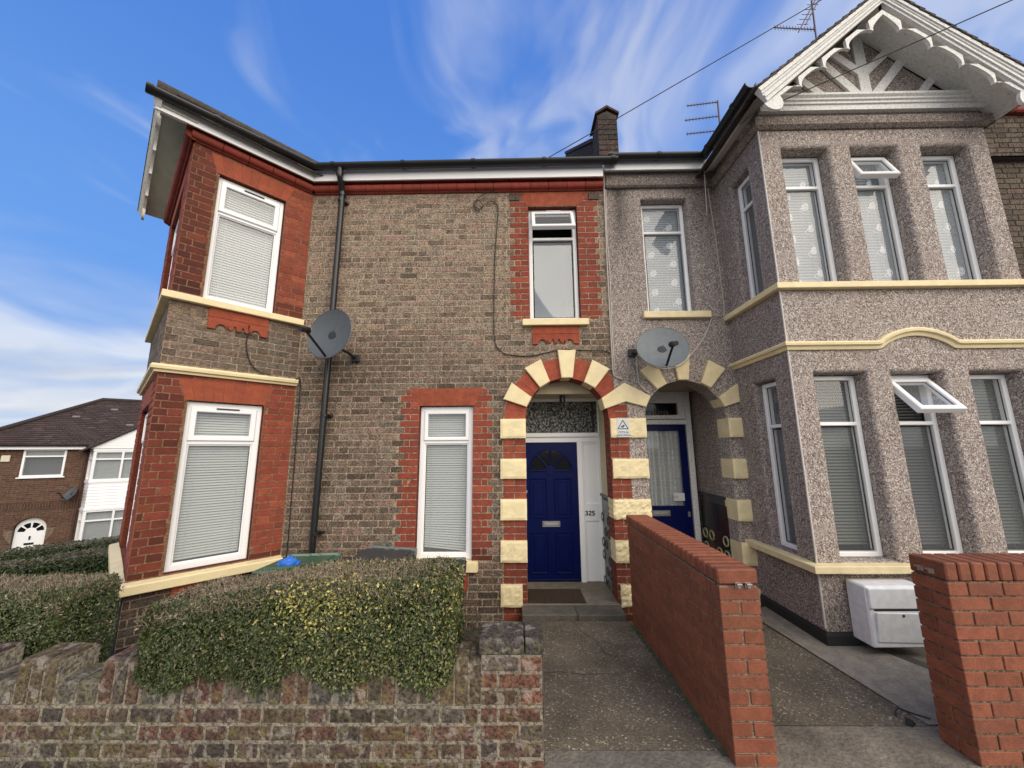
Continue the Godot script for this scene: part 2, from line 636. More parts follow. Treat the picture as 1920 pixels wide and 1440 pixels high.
# fills one face with courses. blocked(v) gives [[a, b], ...] to leave out; polys are cut out of the bricks that they touch
func courses(F: Transform3D, u0: float, u1: float, v0: float, v1: float, ch: float, bond: String, colf: Callable, blocked: Callable, polys := [], joint := 0.010, st := 0.228, proud := 0.0, vref := -1.905) -> void:
	var hd := st / 2.0
	var first := int(floor((v0 - vref) / ch))
	for i in range(first, int(ceil((v1 - vref) / ch)) + 1):
		var a := maxf(vref + i * ch, v0)
		var z := minf(vref + (i + 1) * ch - joint, v1)
		if z - a < 0.02:
			continue
		var free := [[u0, u1]]
		for g in blocked.call((a + z) / 2.0, i):
			var nf := []
			for f in free:
				if g[1] <= f[0] or g[0] >= f[1]:
					nf.append(f)
					continue
				if g[0] > f[0]:
					nf.append([f[0], g[0]])
				if g[1] < f[1]:
					nf.append([g[1], f[1]])
			free = nf
		var unit := st + hd if bond == "flemish" else st
		var off := (unit / 2.0 if posmod(i, 2) else 0.0)
		var k := int(floor((u0 - off) / unit)) - 1
		var marks := []
		while off + k * unit < u1 + unit:
			var s := off + k * unit
			var wob := fine.get_noise_2d(k * 7.3, i * 3.1) * 0.006
			if bond == "flemish":
				marks.append([s - st / 2.0 + wob, s + st / 2.0 + wob])
				marks.append([s + st / 2.0 + wob, s + st / 2.0 + hd + fine.get_noise_2d((k + 1) * 7.3, i * 3.1) * 0.006])
			elif bond == "header":
				marks.append([s, s + hd])
				marks.append([s + hd, s + st])
			else:
				marks.append([s, s + st])
			k += 1
		for m in marks:
			for f in free:
				var p := maxf(m[0], f[0]) + joint / 2.0
				var q := minf(m[1], f[1]) - joint / 2.0
				if q - p < 0.028:
					continue
				var c: Color = colf.call((p + q) / 2.0, (a + z) / 2.0, i)
				var o := proud + jit(0.0015)
				var rect := PackedVector2Array([Vector2(p, a), Vector2(q, a), Vector2(q, z), Vector2(p, z)])
				var cut := false
				var pieces := [rect]
				for poly in polys:
					if Geometry2D.intersect_polygons(rect, poly).size():
						cut = true
						var np := []
						for piece in pieces:
							np.append_array(Geometry2D.clip_polygons(piece, poly))
						pieces = np
				if not cut:
					brick(F, p, q, a, z, c, o)
				else:
					for piece: PackedVector2Array in pieces:
						var bb := Rect2(piece[0], Vector2.ZERO)
						for e in piece:
							bb = bb.expand(e)
						if bb.size.x > 0.02 and bb.size.y > 0.015:
							brick(F, bb.position.x, bb.end.x, bb.position.y, bb.end.y, c, o, piece)


# a bevelled brick standing free (corners, copings): centre, size, turn
func block(called: String, parent: Node, m: Material, at: Transform3D, size: Vector3, c: Color, bev := 0.004) -> MeshInstance3D:
	var key := "b%d_%d_%d_%d_%d_%d" % [roundi(size.x * 500), roundi(size.y * 500), roundi(size.z * 500), roundi(c.r * 50), roundi(c.g * 60), roundi(c.b * 60)]
	if not cache.has(key):
		var b := B.new()
		b.col = c
		b.box(-size / 2.0, size / 2.0, bev)
		cache[key] = b.mesh()
	return put_mesh(cache[key], called, m, parent, at)


func circle_poly(cx: float, cy: float, r: float, n := 40) -> PackedVector2Array:
	var p := PackedVector2Array()
	for k in n:
		p.append(Vector2(cx + r * cos(TAU * k / n), cy + r * sin(TAU * k / n)))
	return p


func ngon(pts: Array) -> PackedVector2Array:
	return PackedVector2Array(pts)


# ---------------------------------------------------------------- windows
# F: frame whose origin is the lower left corner of the opening, x along, z out of the wall at the plane of the frame's face
func window(parent: Node, F: Transform3D, w: float, h: float, tr: float, o := {}) -> Node3D:
	var fw: float = o.get("frame", 0.055)
	var b := B.new()
	b.x = F
	var mid := fw * 0.8
	# outer frame with a bar between the two lights
	b.ring(Rect2(0, 0, w, h), Rect2(fw, fw, w - 2 * fw, h - 2 * fw), -0.07, 0.0, 0.006)
	b.slab(fw - 0.002, w - fw + 0.002, tr - mid / 2, tr + mid / 2, -0.06, -0.002, 0.006)
	var node := put(b, "window", M.white, parent)
	var lo := Rect2(fw, fw, w - 2 * fw, tr - mid / 2 - fw)
	var up := Rect2(fw, tr + mid / 2, w - 2 * fw, h - fw - tr - mid / 2)
	# beading round the lower pane
	if o.get("bead", true):
		b = B.new()
		b.x = F
		b.ring(lo.grow(0.001), lo.grow(-0.014), -0.04, -0.012, 0.006)
		put(b, "glazing_bead", M.white, node)
	# black gasket and pane
	pane(node, F, lo.grow(-0.013), -0.03, o.get("glass", M.pane))
	# the top light: a sash of its own, shut or tilted out about its top edge
	var tilt: float = o.get("tilt", 0.0)
	var S := F * Transform3D(Basis(), Vector3(0, up.end.y, 0.0)) * Transform3D(Basis(Vector3.RIGHT, -deg_to_rad(tilt)), Vector3(0, 0, 0.004 if tilt == 0.0 else 0.02))
	var sash := o.get("sash", 0.045) as float
	b = B.new()
	b.x = S
	var so := Rect2(up.position.x - 0.012, -up.size.y - 0.012, up.size.x + 0.024, up.size.y + 0.024)
	if sash > 0.0:
		b.ring(so, so.grow(-sash), -0.05 if tilt == 0.0 else -0.045, 0.012, 0.008)
		var sn := put(b, "top_sash", M.white, node)
		pane(sn, S, so.grow(-sash + 0.002), -0.012, o.get("top_glass", o.get("glass", M.pane)))
	else:
		pane(node, F, up, -0.03, o.get("top_glass", o.get("glass", M.pane)))
	if o.get("vent", false):
		b = B.new()
		b.x = S
		b.box(Vector3(w * 0.38, -0.008, 0.012), Vector3(w * 0.68, 0.006, 0.024), 0.003)
		put(b, "trickle_vent", M.plastic_black if o.get("vent") is bool else M.white, node)
	# what hangs behind the glass
	var inner := Rect2(fw + 0.01, fw, w - 2 * fw - 0.02, h - 2 * fw)
	match o.get("behind", "blind"):
		"blind":
			blind(node, F, inner, o)
		"net":
			blind(node, F * Transform3D(Basis(), Vector3(0, 0, -0.05)), inner, o)
			net(node, F, inner, o)
		"panel":
			b = B.new()
			b.x = F
			b.box(Vector3(inner.position.x, inner.position.y, -0.2), Vector3(inner.end.x, tr, -0.19))
			put(b, "roller_blind", M.slat, node)
	# the room behind, closed on all sides but the front
	b = B.new()
	b.x = F
	var e := 0.03
	var z0: float = -0.13 if not o.has("room") else -0.03
	var z1: float = -o.get("room", 0.24)
	var q := [Vector3(-e, -e, 0), Vector3(w + e, -e, 0), Vector3(w + e, h + e * 0.3, 0), Vector3(-e, h + e * 0.3, 0)]
	for k in 4:
		var a: Vector3 = q[k]
		var d: Vector3 = q[(k + 1) % 4]
		b.quad(a + Vector3(0, 0, z0), d + Vector3(0, 0, z0), d + Vector3(0, 0, z1), a + Vector3(0, 0, z1))
	b.quad(q[0] + Vector3(0, 0, z1), q[1] + Vector3(0, 0, z1), q[2] + Vector3(0, 0, z1), q[3] + Vector3(0, 0, z1))
	put(b, "room_lining", M.room if o.get("light_room", true) else M.dark_room, node)
	return node


func pane(parent: Node, F: Transform3D, r: Rect2, z: float, m: Material) -> void:
	var b := B.new()
	b.x = F
	b.ring(r.grow(0.004), r.grow(-0.003), z - 0.004, z + 0.004, 0.001)
	put(b, "gasket", M.rubber, parent)
	b = B.new()
	b.x = F
	b.quad(Vector3(r.position.x, r.position.y, z), Vector3(r.end.x, r.position.y, z), Vector3(r.end.x, r.end.y, z), Vector3(r.position.x, r.end.y, z))
	put(b, "pane", m, parent)


func blind(parent: Node, F: Transform3D, r: Rect2, o: Dictionary) -> void:
	var pitch: float = o.get("pitch", 0.027)
	var low: float = o.get("blind_low", r.position.y + 0.02)
	var skew: float = o.get("skew", 0.0)
	var m: Material = o.get("slat", M.slat)
	var x0: float = r.position.x + o.get("inset_l", 0.0)
	var w: float = r.end.x - x0
	var key := "slat%d" % roundi(w * 1000)
	if not cache.has(key):
		var s := B.new()
		var d := 0.0125
		var lean := deg_to_rad(o.get("lean", 58.0))
		var rows := []
		for k in 4:
			var y := (k / 3.0 - 0.5) * 2.0
			rows.append(Vector2(-d * y * cos(lean) + 0.003 * (1 - y * y), d * y * sin(lean)))
		for k in 3:
			var p: Vector2 = rows[k]
			var q: Vector2 = rows[k + 1]
			s.quad(Vector3(0, p.y, p.x), Vector3(w, p.y, p.x), Vector3(w, q.y, q.x), Vector3(0, q.y, q.x))
			s.quad(Vector3(w, p.y, p.x - 0.0008), Vector3(0, p.y, p.x - 0.0008), Vector3(0, q.y, q.x - 0.0008), Vector3(w, q.y, q.x - 0.0008))
		cache[key] = s
	var n := int((r.end.y - 0.02 - low) / pitch)
	var joined := B.new()
	for i in n:
		var y := r.end.y - 0.02 - (i + 0.5) * pitch
		var droop := 0.0
		if skew > 0.0 and i > n - 14:
			droop = skew * (i - (n - 14)) / 14.0
		var at := F * Transform3D(Basis(Vector3.BACK, droop * -0.5 + jit(0.002)).rotated(Vector3.RIGHT, jit(0.05)), Vector3(x0, y + droop * 0.11, -0.085))
		if o.get("join", false):
			var src: B = cache[key]
			for k in src.v.size():
				joined.v.append(at * src.v[k])
				joined.n.append(at.basis * src.n[k])
				joined.c.append(src.c[k])
				joined.t.append(Vector2.ZERO)
		else:
			if not cache.has(key + "m"):
				cache[key + "m"] = cache[key].mesh()
			put_mesh(cache[key + "m"], "blind_slat", m, parent, at)
	if joined.v.size():
		put(joined, "blind_slats", m, parent).set_meta("kind", "stuff")
	var b := B.new()
	b.x = F
	for f in [0.14, 0.86]:
		b.box(Vector3(x0 + w * f, low, -0.071), Vector3(x0 + w * f + 0.004, r.end.y, -0.069))
	b.box(Vector3(x0, r.end.y - 0.02, -0.11), Vector3(x0 + w, r.end.y + 0.01, -0.07))
	put(b, "blind_cord", m, parent)


# a sheer curtain with embroidered whorls
func net(parent: Node, F: Transform3D, r: Rect2, o: Dictionary) -> void:
	var b := B.new()
	b.x = F
	var n := 26
	var sd: float = o.get("seed", 0.0)
	for i in n:
		var x0 := r.position.x + r.size.x * i / n
		var x1 := r.position.x + r.size.x * (i + 1) / n
		var z0 := -0.075 + 0.008 * sin(i * 0.9 + sd)
		var z1 := -0.075 + 0.008 * sin((i + 1) * 0.9 + sd)
		b.uvquad(Vector3(x0, r.position.y, z0), Vector3(x1, r.position.y, z1), Vector3(x1, r.end.y, z1), Vector3(x0, r.end.y, z0), Rect2(float(i) / n, 0, 1.0 / n, 1))
	if not M.has("net"):
		var im := Image.create(128, 400, false, Image.FORMAT_RGBA8)
		im.fill(Color(0.72, 0.77, 0.82, 0.34))
		var g := RandomNumberGenerator.new()
		g.seed = 77
		for k in 11:
			var c := Vector2(24 + 76 * (k % 2) + g.randf_range(-10, 10), 30 + k * 36)
			for t in 260:
				var a := t * 0.06
				var rad := 2.0 + t * 0.042
				var p := c + Vector2(cos(a) * rad * 0.9, sin(a) * rad)
				for d in [Vector2i(0, 0), Vector2i(1, 0), Vector2i(0, 1), Vector2i(1, 1)]:
					var q: Vector2i = Vector2i(p) + d
					if q.x >= 0 and q.x < 128 and q.y >= 0 and q.y < 400:
						im.set_pixelv(q, Color(1, 1, 1, 0.85))
			for t in 60:
				var q := Vector2i(c + Vector2(14 * sin(t * 0.12) - 6, -18 + t * 0.75))
				if q.x >= 0 and q.x < 127 and q.y >= 0 and q.y < 400:
					im.set_pixelv(q, Color(1, 1, 1, 0.7))
					im.set_pixelv(q + Vector2i(1, 0), Color(1, 1, 1, 0.7))
		var m := mat("net", Color(1, 1, 1), 0.95)
		m.albedo_texture = ImageTexture.create_from_image(im)
		m.transparency = BaseMaterial3D.TRANSPARENCY_ALPHA
	put(b, "net_curtain", M.net, parent)


# ---------------------------------------------------------------- shared pieces of the two houses
const CA := 0.7435  # how far the corner bay is turned from the front, in radians
var X0 := Vector3(-2.68, 0, 0)
var U := Vector3(-sin(CA), 0, cos(CA))
var N := Vector3(cos(CA), 0, sin(CA))


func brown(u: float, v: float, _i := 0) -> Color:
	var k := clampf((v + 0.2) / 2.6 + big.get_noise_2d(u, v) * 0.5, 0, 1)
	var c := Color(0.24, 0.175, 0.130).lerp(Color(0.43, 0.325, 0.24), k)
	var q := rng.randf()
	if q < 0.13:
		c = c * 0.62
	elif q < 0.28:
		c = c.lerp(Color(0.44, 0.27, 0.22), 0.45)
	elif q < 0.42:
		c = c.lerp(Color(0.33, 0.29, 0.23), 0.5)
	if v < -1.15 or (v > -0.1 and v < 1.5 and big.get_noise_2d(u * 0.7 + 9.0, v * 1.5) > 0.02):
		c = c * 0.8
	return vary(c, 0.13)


func red(_u := 0.0, _v := 0.0, _i := 0) -> Color:
	var c := Color(0.325, 0.068, 0.037)
	var q := rng.randf()
	if q < 0.12:
		c = Color(0.26, 0.06, 0.036)
	elif q < 0.3:
		c = Color(0.40, 0.092, 0.046)
	return vary(c, 0.10)


func nothing(_v: float, _i: int) -> Array:
	return []


func stone(parent: Node, F: Transform3D, u0: float, u1: float, v0: float, v1: float, w0: float, w1: float, called := "quoin_stone", rough := 0.003) -> void:
	var b := B.new()
	b.x = F
	# face and edges a little uneven, more so where the stone is weathered
	var nu := int(clampf((u1 - u0) / 0.028, 3, 18))
	var nv := int(clampf((v1 - v0) / 0.028, 3, 12))
	var P := func(i: int, j: int, w: float) -> Vector3:
		var p := Vector3(lerpf(u0, u1, float(i) / nu), lerpf(v0, v1, float(j) / nv), w)
		var q := (F * p) * 2.6
		var edge := i == 0 or j == 0 or i == nu or j == nv
		var k := rough * (fine.get_noise_3dv(q) + 0.6 * fine.get_noise_3dv(q * 3.1))
		if edge:
			p.x += (absf(k) * 0.8 + 0.002) * (1.0 if i == 0 else (-1.0 if i == nu else 0.0))
			p.y += (absf(k) * 0.8 + 0.002) * (1.0 if j == 0 else (-1.0 if j == nv else 0.0))
			if w == w1:
				p.z -= 0.006 + absf(k)
		else:
			p.z += k
		return p
	for i in nu:
		for j in nv:
			b.quad(P.call(i, j, w1), P.call(i + 1, j, w1), P.call(i + 1, j + 1, w1), P.call(i, j + 1, w1))
	for i in nu:
		b.quad(P.call(i, 0, w0), P.call(i + 1, 0, w0), P.call(i + 1, 0, w1), P.call(i, 0, w1))
		b.quad(P.call(i + 1, nv, w0), P.call(i, nv, w0), P.call(i, nv, w1), P.call(i + 1, nv, w1))
	for j in nv:
		b.quad(P.call(0, j + 1, w0), P.call(0, j, w0), P.call(0, j, w1), P.call(0, j + 1, w1))
		b.quad(P.call(nu, j, w0), P.call(nu, j + 1, w0), P.call(nu, j + 1, w1), P.call(nu, j, w1))
	put(b, called, M.cream, parent)


func stone_poly(parent: Node, F: Transform3D, pts: Array, w0: float, w1: float, called := "arch_stone") -> void:
	var b := B.new()
	b.x = F
	var p := ngon(pts)
	if Geometry2D.is_polygon_clockwise(p):
		p.reverse()
	b.extrude(p, w0, w1 - 0.006)
	var inn := Geometry2D.offset_polygon(p, -0.006)
	for q in inn:
		b.extrude(q, w1 - 0.006, w1, false)
	put(b, called, M.cream, parent)


# flat arch of rubbed brick between a narrow bottom and a wide top
func flat_arch(F: Transform3D, a0: float, a1: float, b0: float, b1: float, y0: float, y1: float, n := 9) -> void:
	for i in n:
		var g := 0.0012
		var p := func(f: float, top: bool) -> Vector2: return Vector2(lerpf(b0, b1, f), y1) if top else Vector2(lerpf(a0, a1, f), y0)
		var f0 := float(i) / n
		var f1 := float(i + 1) / n
		var pts := PackedVector2Array([p.call(f0, false) + Vector2(g, 0), p.call(f1, false) - Vector2(g, 0), p.call(f1, true) - Vector2(g, 0), p.call(f0, true) + Vector2(g, 0)])
		var lo: float = minf(pts[0].x, pts[3].x)
		var hi: float = maxf(pts[1].x, pts[2].x)
		brick(F, lo, hi, y0, y1, vary(Color(0.42, 0.098, 0.046), 0.08), 0.001, pts)


# red bricks up one side of an opening: long and short by turns. edge is the side of the opening, dir -1 left, 1 right
func quoins(F: Transform3D, edge: float, dir: float, long: float, short: float, v0: float, v1: float, ch: float, vref: float, colf: Callable) -> void:
	var i := int(floor((v0 - vref) / ch))
	while vref + i * ch < v1 - 0.03:
		var a := maxf(vref + i * ch, v0)
		var z := minf(vref + (i + 1) * ch - 0.010, v1)
		if z - a > 0.025:
			if posmod(i, 2):
				span(F, edge, edge + dir * long, a, z, colf)
			else:
				var m := edge + dir * 0.105
				span(F, edge, m - dir * 0.005, a, z, colf)
				span(F, m + dir * 0.005, edge + dir * short, a, z, colf)
		i += 1


func span(F: Transform3D, a: float, b: float, v0: float, v1: float, colf: Callable) -> void:
	brick(F, minf(a, b), maxf(a, b), v0, v1, colf.call((a + b) / 2, v0, 0), 0.001 + jit(0.001))


func apron(parent: Node, F: Transform3D, u0: float, u1: float, v0: float, v1: float) -> void:
	var b := B.new()
	b.x = F
	b.col = Color(0.40, 0.088, 0.04)
	var w := u1 - u0
	var p := PackedVector2Array([Vector2(u1, v1), Vector2(u0, v1), Vector2(u0, v0)])
	p.append(Vector2(u0 + w * 0.12, v0))
	for k in 9:  # a scoop, three drops, a scoop
		var a := PI * k / 8.0
		p.append(Vector2(u0 + w * (0.21 - 0.09 * cos(a)), v0 + 0.055 * sin(a) + 0.005))
	for d in 3:
		for k in 7:
			var a := PI * k / 6.0
			p.append(Vector2(u0 + w * (0.367 + 0.133 * d - 0.05 * cos(a)), v0 + 0.06 - 0.05 * sin(a)))
	for k in 9:
		var a := PI * k / 8.0
		p.append(Vector2(u0 + w * (0.79 - 0.09 * cos(a)), v0 + 0.055 * sin(a) + 0.005))
	p.append(Vector2(u1 - w * 0.0, v0))
	b.extrude(p, -0.02, 0.022)
	b.box(Vector3(u0, v1 - 0.10, 0.0215), Vector3(u1, v1 - 0.09, 0.027))
	put(b, "apron", M.red_brick, parent)


func half_round(r := 0.06, t := 0.008) -> Array:
	var p := []
	for k in 13:
		var a := PI + PI * k / 12.0
		p.append(Vector2(r + r * cos(a), r * sin(a)))
	for k in 13:
		var a := TAU - PI * k / 12.0
		p.append(Vector2(r + (r - t) * cos(a), (r - t) * sin(a) - 0.001))
	return p


func gutter(parent: Node, path: Array, flip: bool, joints: Array) -> void:
	var b := B.new()
	b.sweep(path, half_round(), Vector3.UP, flip)
	var g := put(b, "gutter", M.plastic_black, parent)
	for j in joints:  # [segment, fraction]
		var p: Vector3 = path[j[0]].lerp(path[j[0] + 1], j[1])
		var d: Vector3 = (path[j[0] + 1] - path[j[0]]).normalized()
		b = B.new()
		b.sweep([p - d * 0.025, p + d * 0.025], half_round(0.068, 0.016).map(func(q): return q + Vector2(-0.008, 0.004)), Vector3.UP, flip)
		put(b, "gutter_bracket", M.plastic_black, g)


# tiles on one slope: from corner at, along a (unit) for la metres, up s (unit) for ls metres, n the slope's normal
func tiles(parent: Node, at: Vector3, a: Vector3, la: float, s: Vector3, ls: float, single_cols: Array, colf: Callable) -> void:
	var n := s.cross(a).normalized()
	if n.y < 0:
		n = -n
	var gauge := 0.115
	var wide := 0.19
	var rows := int(ls / gauge)
	var cols := int(ceil(la / wide))
	var b := B.new()
	for i in rows:
		for j in cols:
			var o := at + s * (i * gauge) + a * (j * wide + (wide / 2.0 if i % 2 else 0.0) * 0.0) + n * jit(0.003)
			var w := minf(wide - 0.004, la - j * wide)
			if w < 0.03:
				continue
			var F := Transform3D(Basis(a, (s * gauge * 1.5 - n * 0.022).normalized(), n), o)
			if a.cross(F.basis.y).dot(n) < 0:
				F = Transform3D(Basis(-a, F.basis.y, n), o + a * w)
			var c: Color = colf.call(i, j)
			var t := b
			var one: bool = j in single_cols
			if one:
				t = B.new()
			t.x = F
			t.col = c
			t.box(Vector3(0, 0, 0), Vector3(w, gauge * 1.45, 0.016), 0.003 if one else 0.0)
			if one:
				put(t, "roof_tile", M.tile, parent)
	b.x = Transform3D()
	put(b, "roof_tiles", M.tile, parent).set_meta("kind", "stuff")


# a gable end with fretted bargeboards. G: x to the right along the wall face, y up, z out of the face; cx middle of the gable,
# half the run to the foot, yf and ya heights of the foot and the apex of the board's top edge, over = how far it stands out
func gable(house: Node, G: Transform3D, cx: float, half: float, yf: float, ya: float, over: float, wall_mat: Material, back: float, struts: bool, tile_col: Callable) -> void:
	var a := atan2(ya - yf, half)
	var run := Vector2(half, ya - yf).length()
	for side in [-1.0, 1.0]:
		var P := func(t: float, w: float) -> Vector2:
			var x := minf(-half + t * cos(a) + w * sin(a), 0.0)
			return Vector2(cx + x * -side, yf + t * sin(a) - w * cos(a))
		var bar := func(b: B, t0: float, t1: float, wa: Callable, wb: Callable, z0: float, z1: float, n: int) -> void:
			for i in n:
				var s0 := lerpf(t0, t1, float(i) / n)
				var s1 := lerpf(t0, t1, float(i + 1) / n)
				var q := [P.call(s0, wb.call(s0)), P.call(s1, wb.call(s1)), P.call(s1, wa.call(s1)), P.call(s0, wa.call(s0))]
				if side > 0:
					q = [q[1], q[0], q[3], q[2]]
				var f := func(k: int, z: float) -> Vector3: return Vector3(q[k].x, q[k].y, z)
				b.quad(f.call(0, z1), f.call(1, z1), f.call(2, z1), f.call(3, z1))
				b.quad(f.call(1, z0), f.call(0, z0), f.call(3, z0), f.call(2, z0))
				b.quad(f.call(0, z0), f.call(1, z0), f.call(1, z1), f.call(0, z1))
				b.quad(f.call(3, z1), f.call(2, z1), f.call(2, z0), f.call(3, z0))
				if i == 0 or i == n - 1:
					b.quad(f.call(0, z0), f.call(0, z1), f.call(3, z1), f.call(3, z0))
					b.quad(f.call(1, z1), f.call(1, z0), f.call(2, z0), f.call(2, z1))
		var board := B.new()
		board.x = G
		for l in [[-0.012, 0.03, 0.045], [0.03, 0.055, 0.034], [0.055, 0.075, 0.022], [0.075, 0.10, 0.03], [0.10, 0.14, 0.016]]:
			bar.call(board, -0.01, run, func(_t): return l[0], func(_t): return l[1], over - 0.02, over + l[2], 1)
		var node := put(board, "bargeboard", M.old_white, house)
		# the fretted lower edge
		var cusp := [0.05, 0.384, 0.729, 1.074, 1.42, 1.42 + 0.76]
		var fr: float = run / 1.80
		var low := func(t: float) -> float:
			var q := t / fr
			if q < 0.14:
				return 0.155 + 0.125 * sqrt(maxf(0.0, 1.0 - pow((q - 0.05) / 0.092, 2.0)))
			for k in 5:
				if q <= cusp[k + 1]:
					var f: float = clampf((q - maxf(cusp[k], 0.14)) / (cusp[k + 1] - maxf(cusp[k], 0.14)), 0, 1)
					var e := absf(2 * f - 1)
					return 0.178 + (0.085 if k > 0 or f > 0.5 else -0.01) * (1.0 - sqrt(maxf(0.0, 1.0 - pow(e, 2.6))))
			return 0.17
		var hole := func(t: float) -> float:
			var q := t / fr
			for k in range(1, 5):
				var d: float = q - (cusp[k] - 0.015)
				var e := d / (0.098 if d < 0 else 0.068)
				if absf(e) < 1.0:
					return 0.139 + 0.088 * (1.0 - absf(e))
			return 0.139
		var fret := B.new()
		fret.x = G
		bar.call(fret, -0.04, run, hole, low, over - 0.03, over, 170)
		put(fret, "fretwork", M.old_white, node)
		# soffit boards and the tiles above
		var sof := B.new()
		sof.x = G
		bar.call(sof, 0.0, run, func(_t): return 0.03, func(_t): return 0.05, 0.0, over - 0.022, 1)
		put(sof, "soffit", (M.soffit_shade if side < 0 else M.old_white) if struts else M.soffit_grey, house)  # left slope coloured dark to read as shadow behind the fret holes
		var e0: Vector2 = P.call(-0.03, -0.03)
		var e1: Vector2 = P.call(run, -0.03)
		var at := G * Vector3(e0.x, e0.y, over + 0.055)
		var sdir := (G * Vector3(e1.x, e1.y, over + 0.055) - at).normalized()
		tiles(house, at, -G.basis.z, back + over, sdir, run + 0.05, [0], tile_col)
		var deck := B.new()
		deck.x = G
		bar.call(deck, 0.32, run, func(_t): return -0.02, func(_t): return 0.028, -back, over - 0.01, 1)
		put(deck, "roof_deck", M.wood_brown, house)
	# the triangle of wall
	var b := B.new()
	b.x = G
	b.col = Color(0.9, 0.9, 0.9)
	b.extrude(ngon([Vector2(cx - half + 0.10, yf - 0.04), Vector2(cx + half - 0.10, yf - 0.04), Vector2(cx, ya - 0.04)]), -0.2, -0.001)
	put(b, "gable_wall", wall_mat, house)
	# ridge
	b = B.new()
	b.col = Color(0.12, 0.1, 0.09)
	b.tube([G * Vector3(cx, ya + 0.03, over + 0.06), G * Vector3(cx, ya + 0.03, -back)], 0.075, 10)
	b.col = Color(0.12, 0.1, 0.09)
	put(b, "ridge_tiles", M.tile, house)
	if not struts:
		return
	# mock timbering, relative to the middle of the base
	for s in [[[0, 0.0], [0, 0.80], 0.115], [[0, 0.30], [-0.38, 0.66], 0.085], [[0, 0.30], [0.38, 0.66], 0.085], [[-0.06, 0.0], [-0.50, 0.56], 0.09], [[0.06, 0.0], [0.56, 0.60], 0.09], [[-0.44, 0.0], [-0.78, 0.34], 0.08], [[0.54, 0.0], [0.86, 0.38], 0.08]]:
		b = B.new()
		var p := Vector2(s[0][0] + cx + 0.03, s[0][1] + 3.73)
		var q := Vector2(s[1][0] + cx + 0.03, s[1][1] + 3.73)
		var d := (q - p).normalized()
		var m: Vector2 = Vector2(-d.y, d.x) * s[2] / 2.0
		b.x = G
		b.extrude(ngon([p - m, q - m, q + m, p + m]), -0.002, 0.026 + 0.002 * absf(s[1][0]))
		put(b, "timber", M.old_white, house)
	b = B.new()
	var y := 3.56
	b.x = Transform3D()
	b.sweep([G * Vector3(0.02, y, 0), G * Vector3(2 * cx + 0.03, y, 0)], [Vector2(0, 0), Vector2(0.05, 0), Vector2(0.05, 0.06), Vector2(0.065, 0.065), Vector2(0.065, 0.09), Vector2(0.08, 0.10), Vector2(0.08, 0.12), Vector2(0.10, 0.14), Vector2(0.10, 0.165), Vector2(0, 0.18)], Vector3.UP)
	put(b, "tie_beam", M.old_white, house)


# ---------------------------------------------------------------- the end house
const CH := 0.0755
const VREF := -1.905


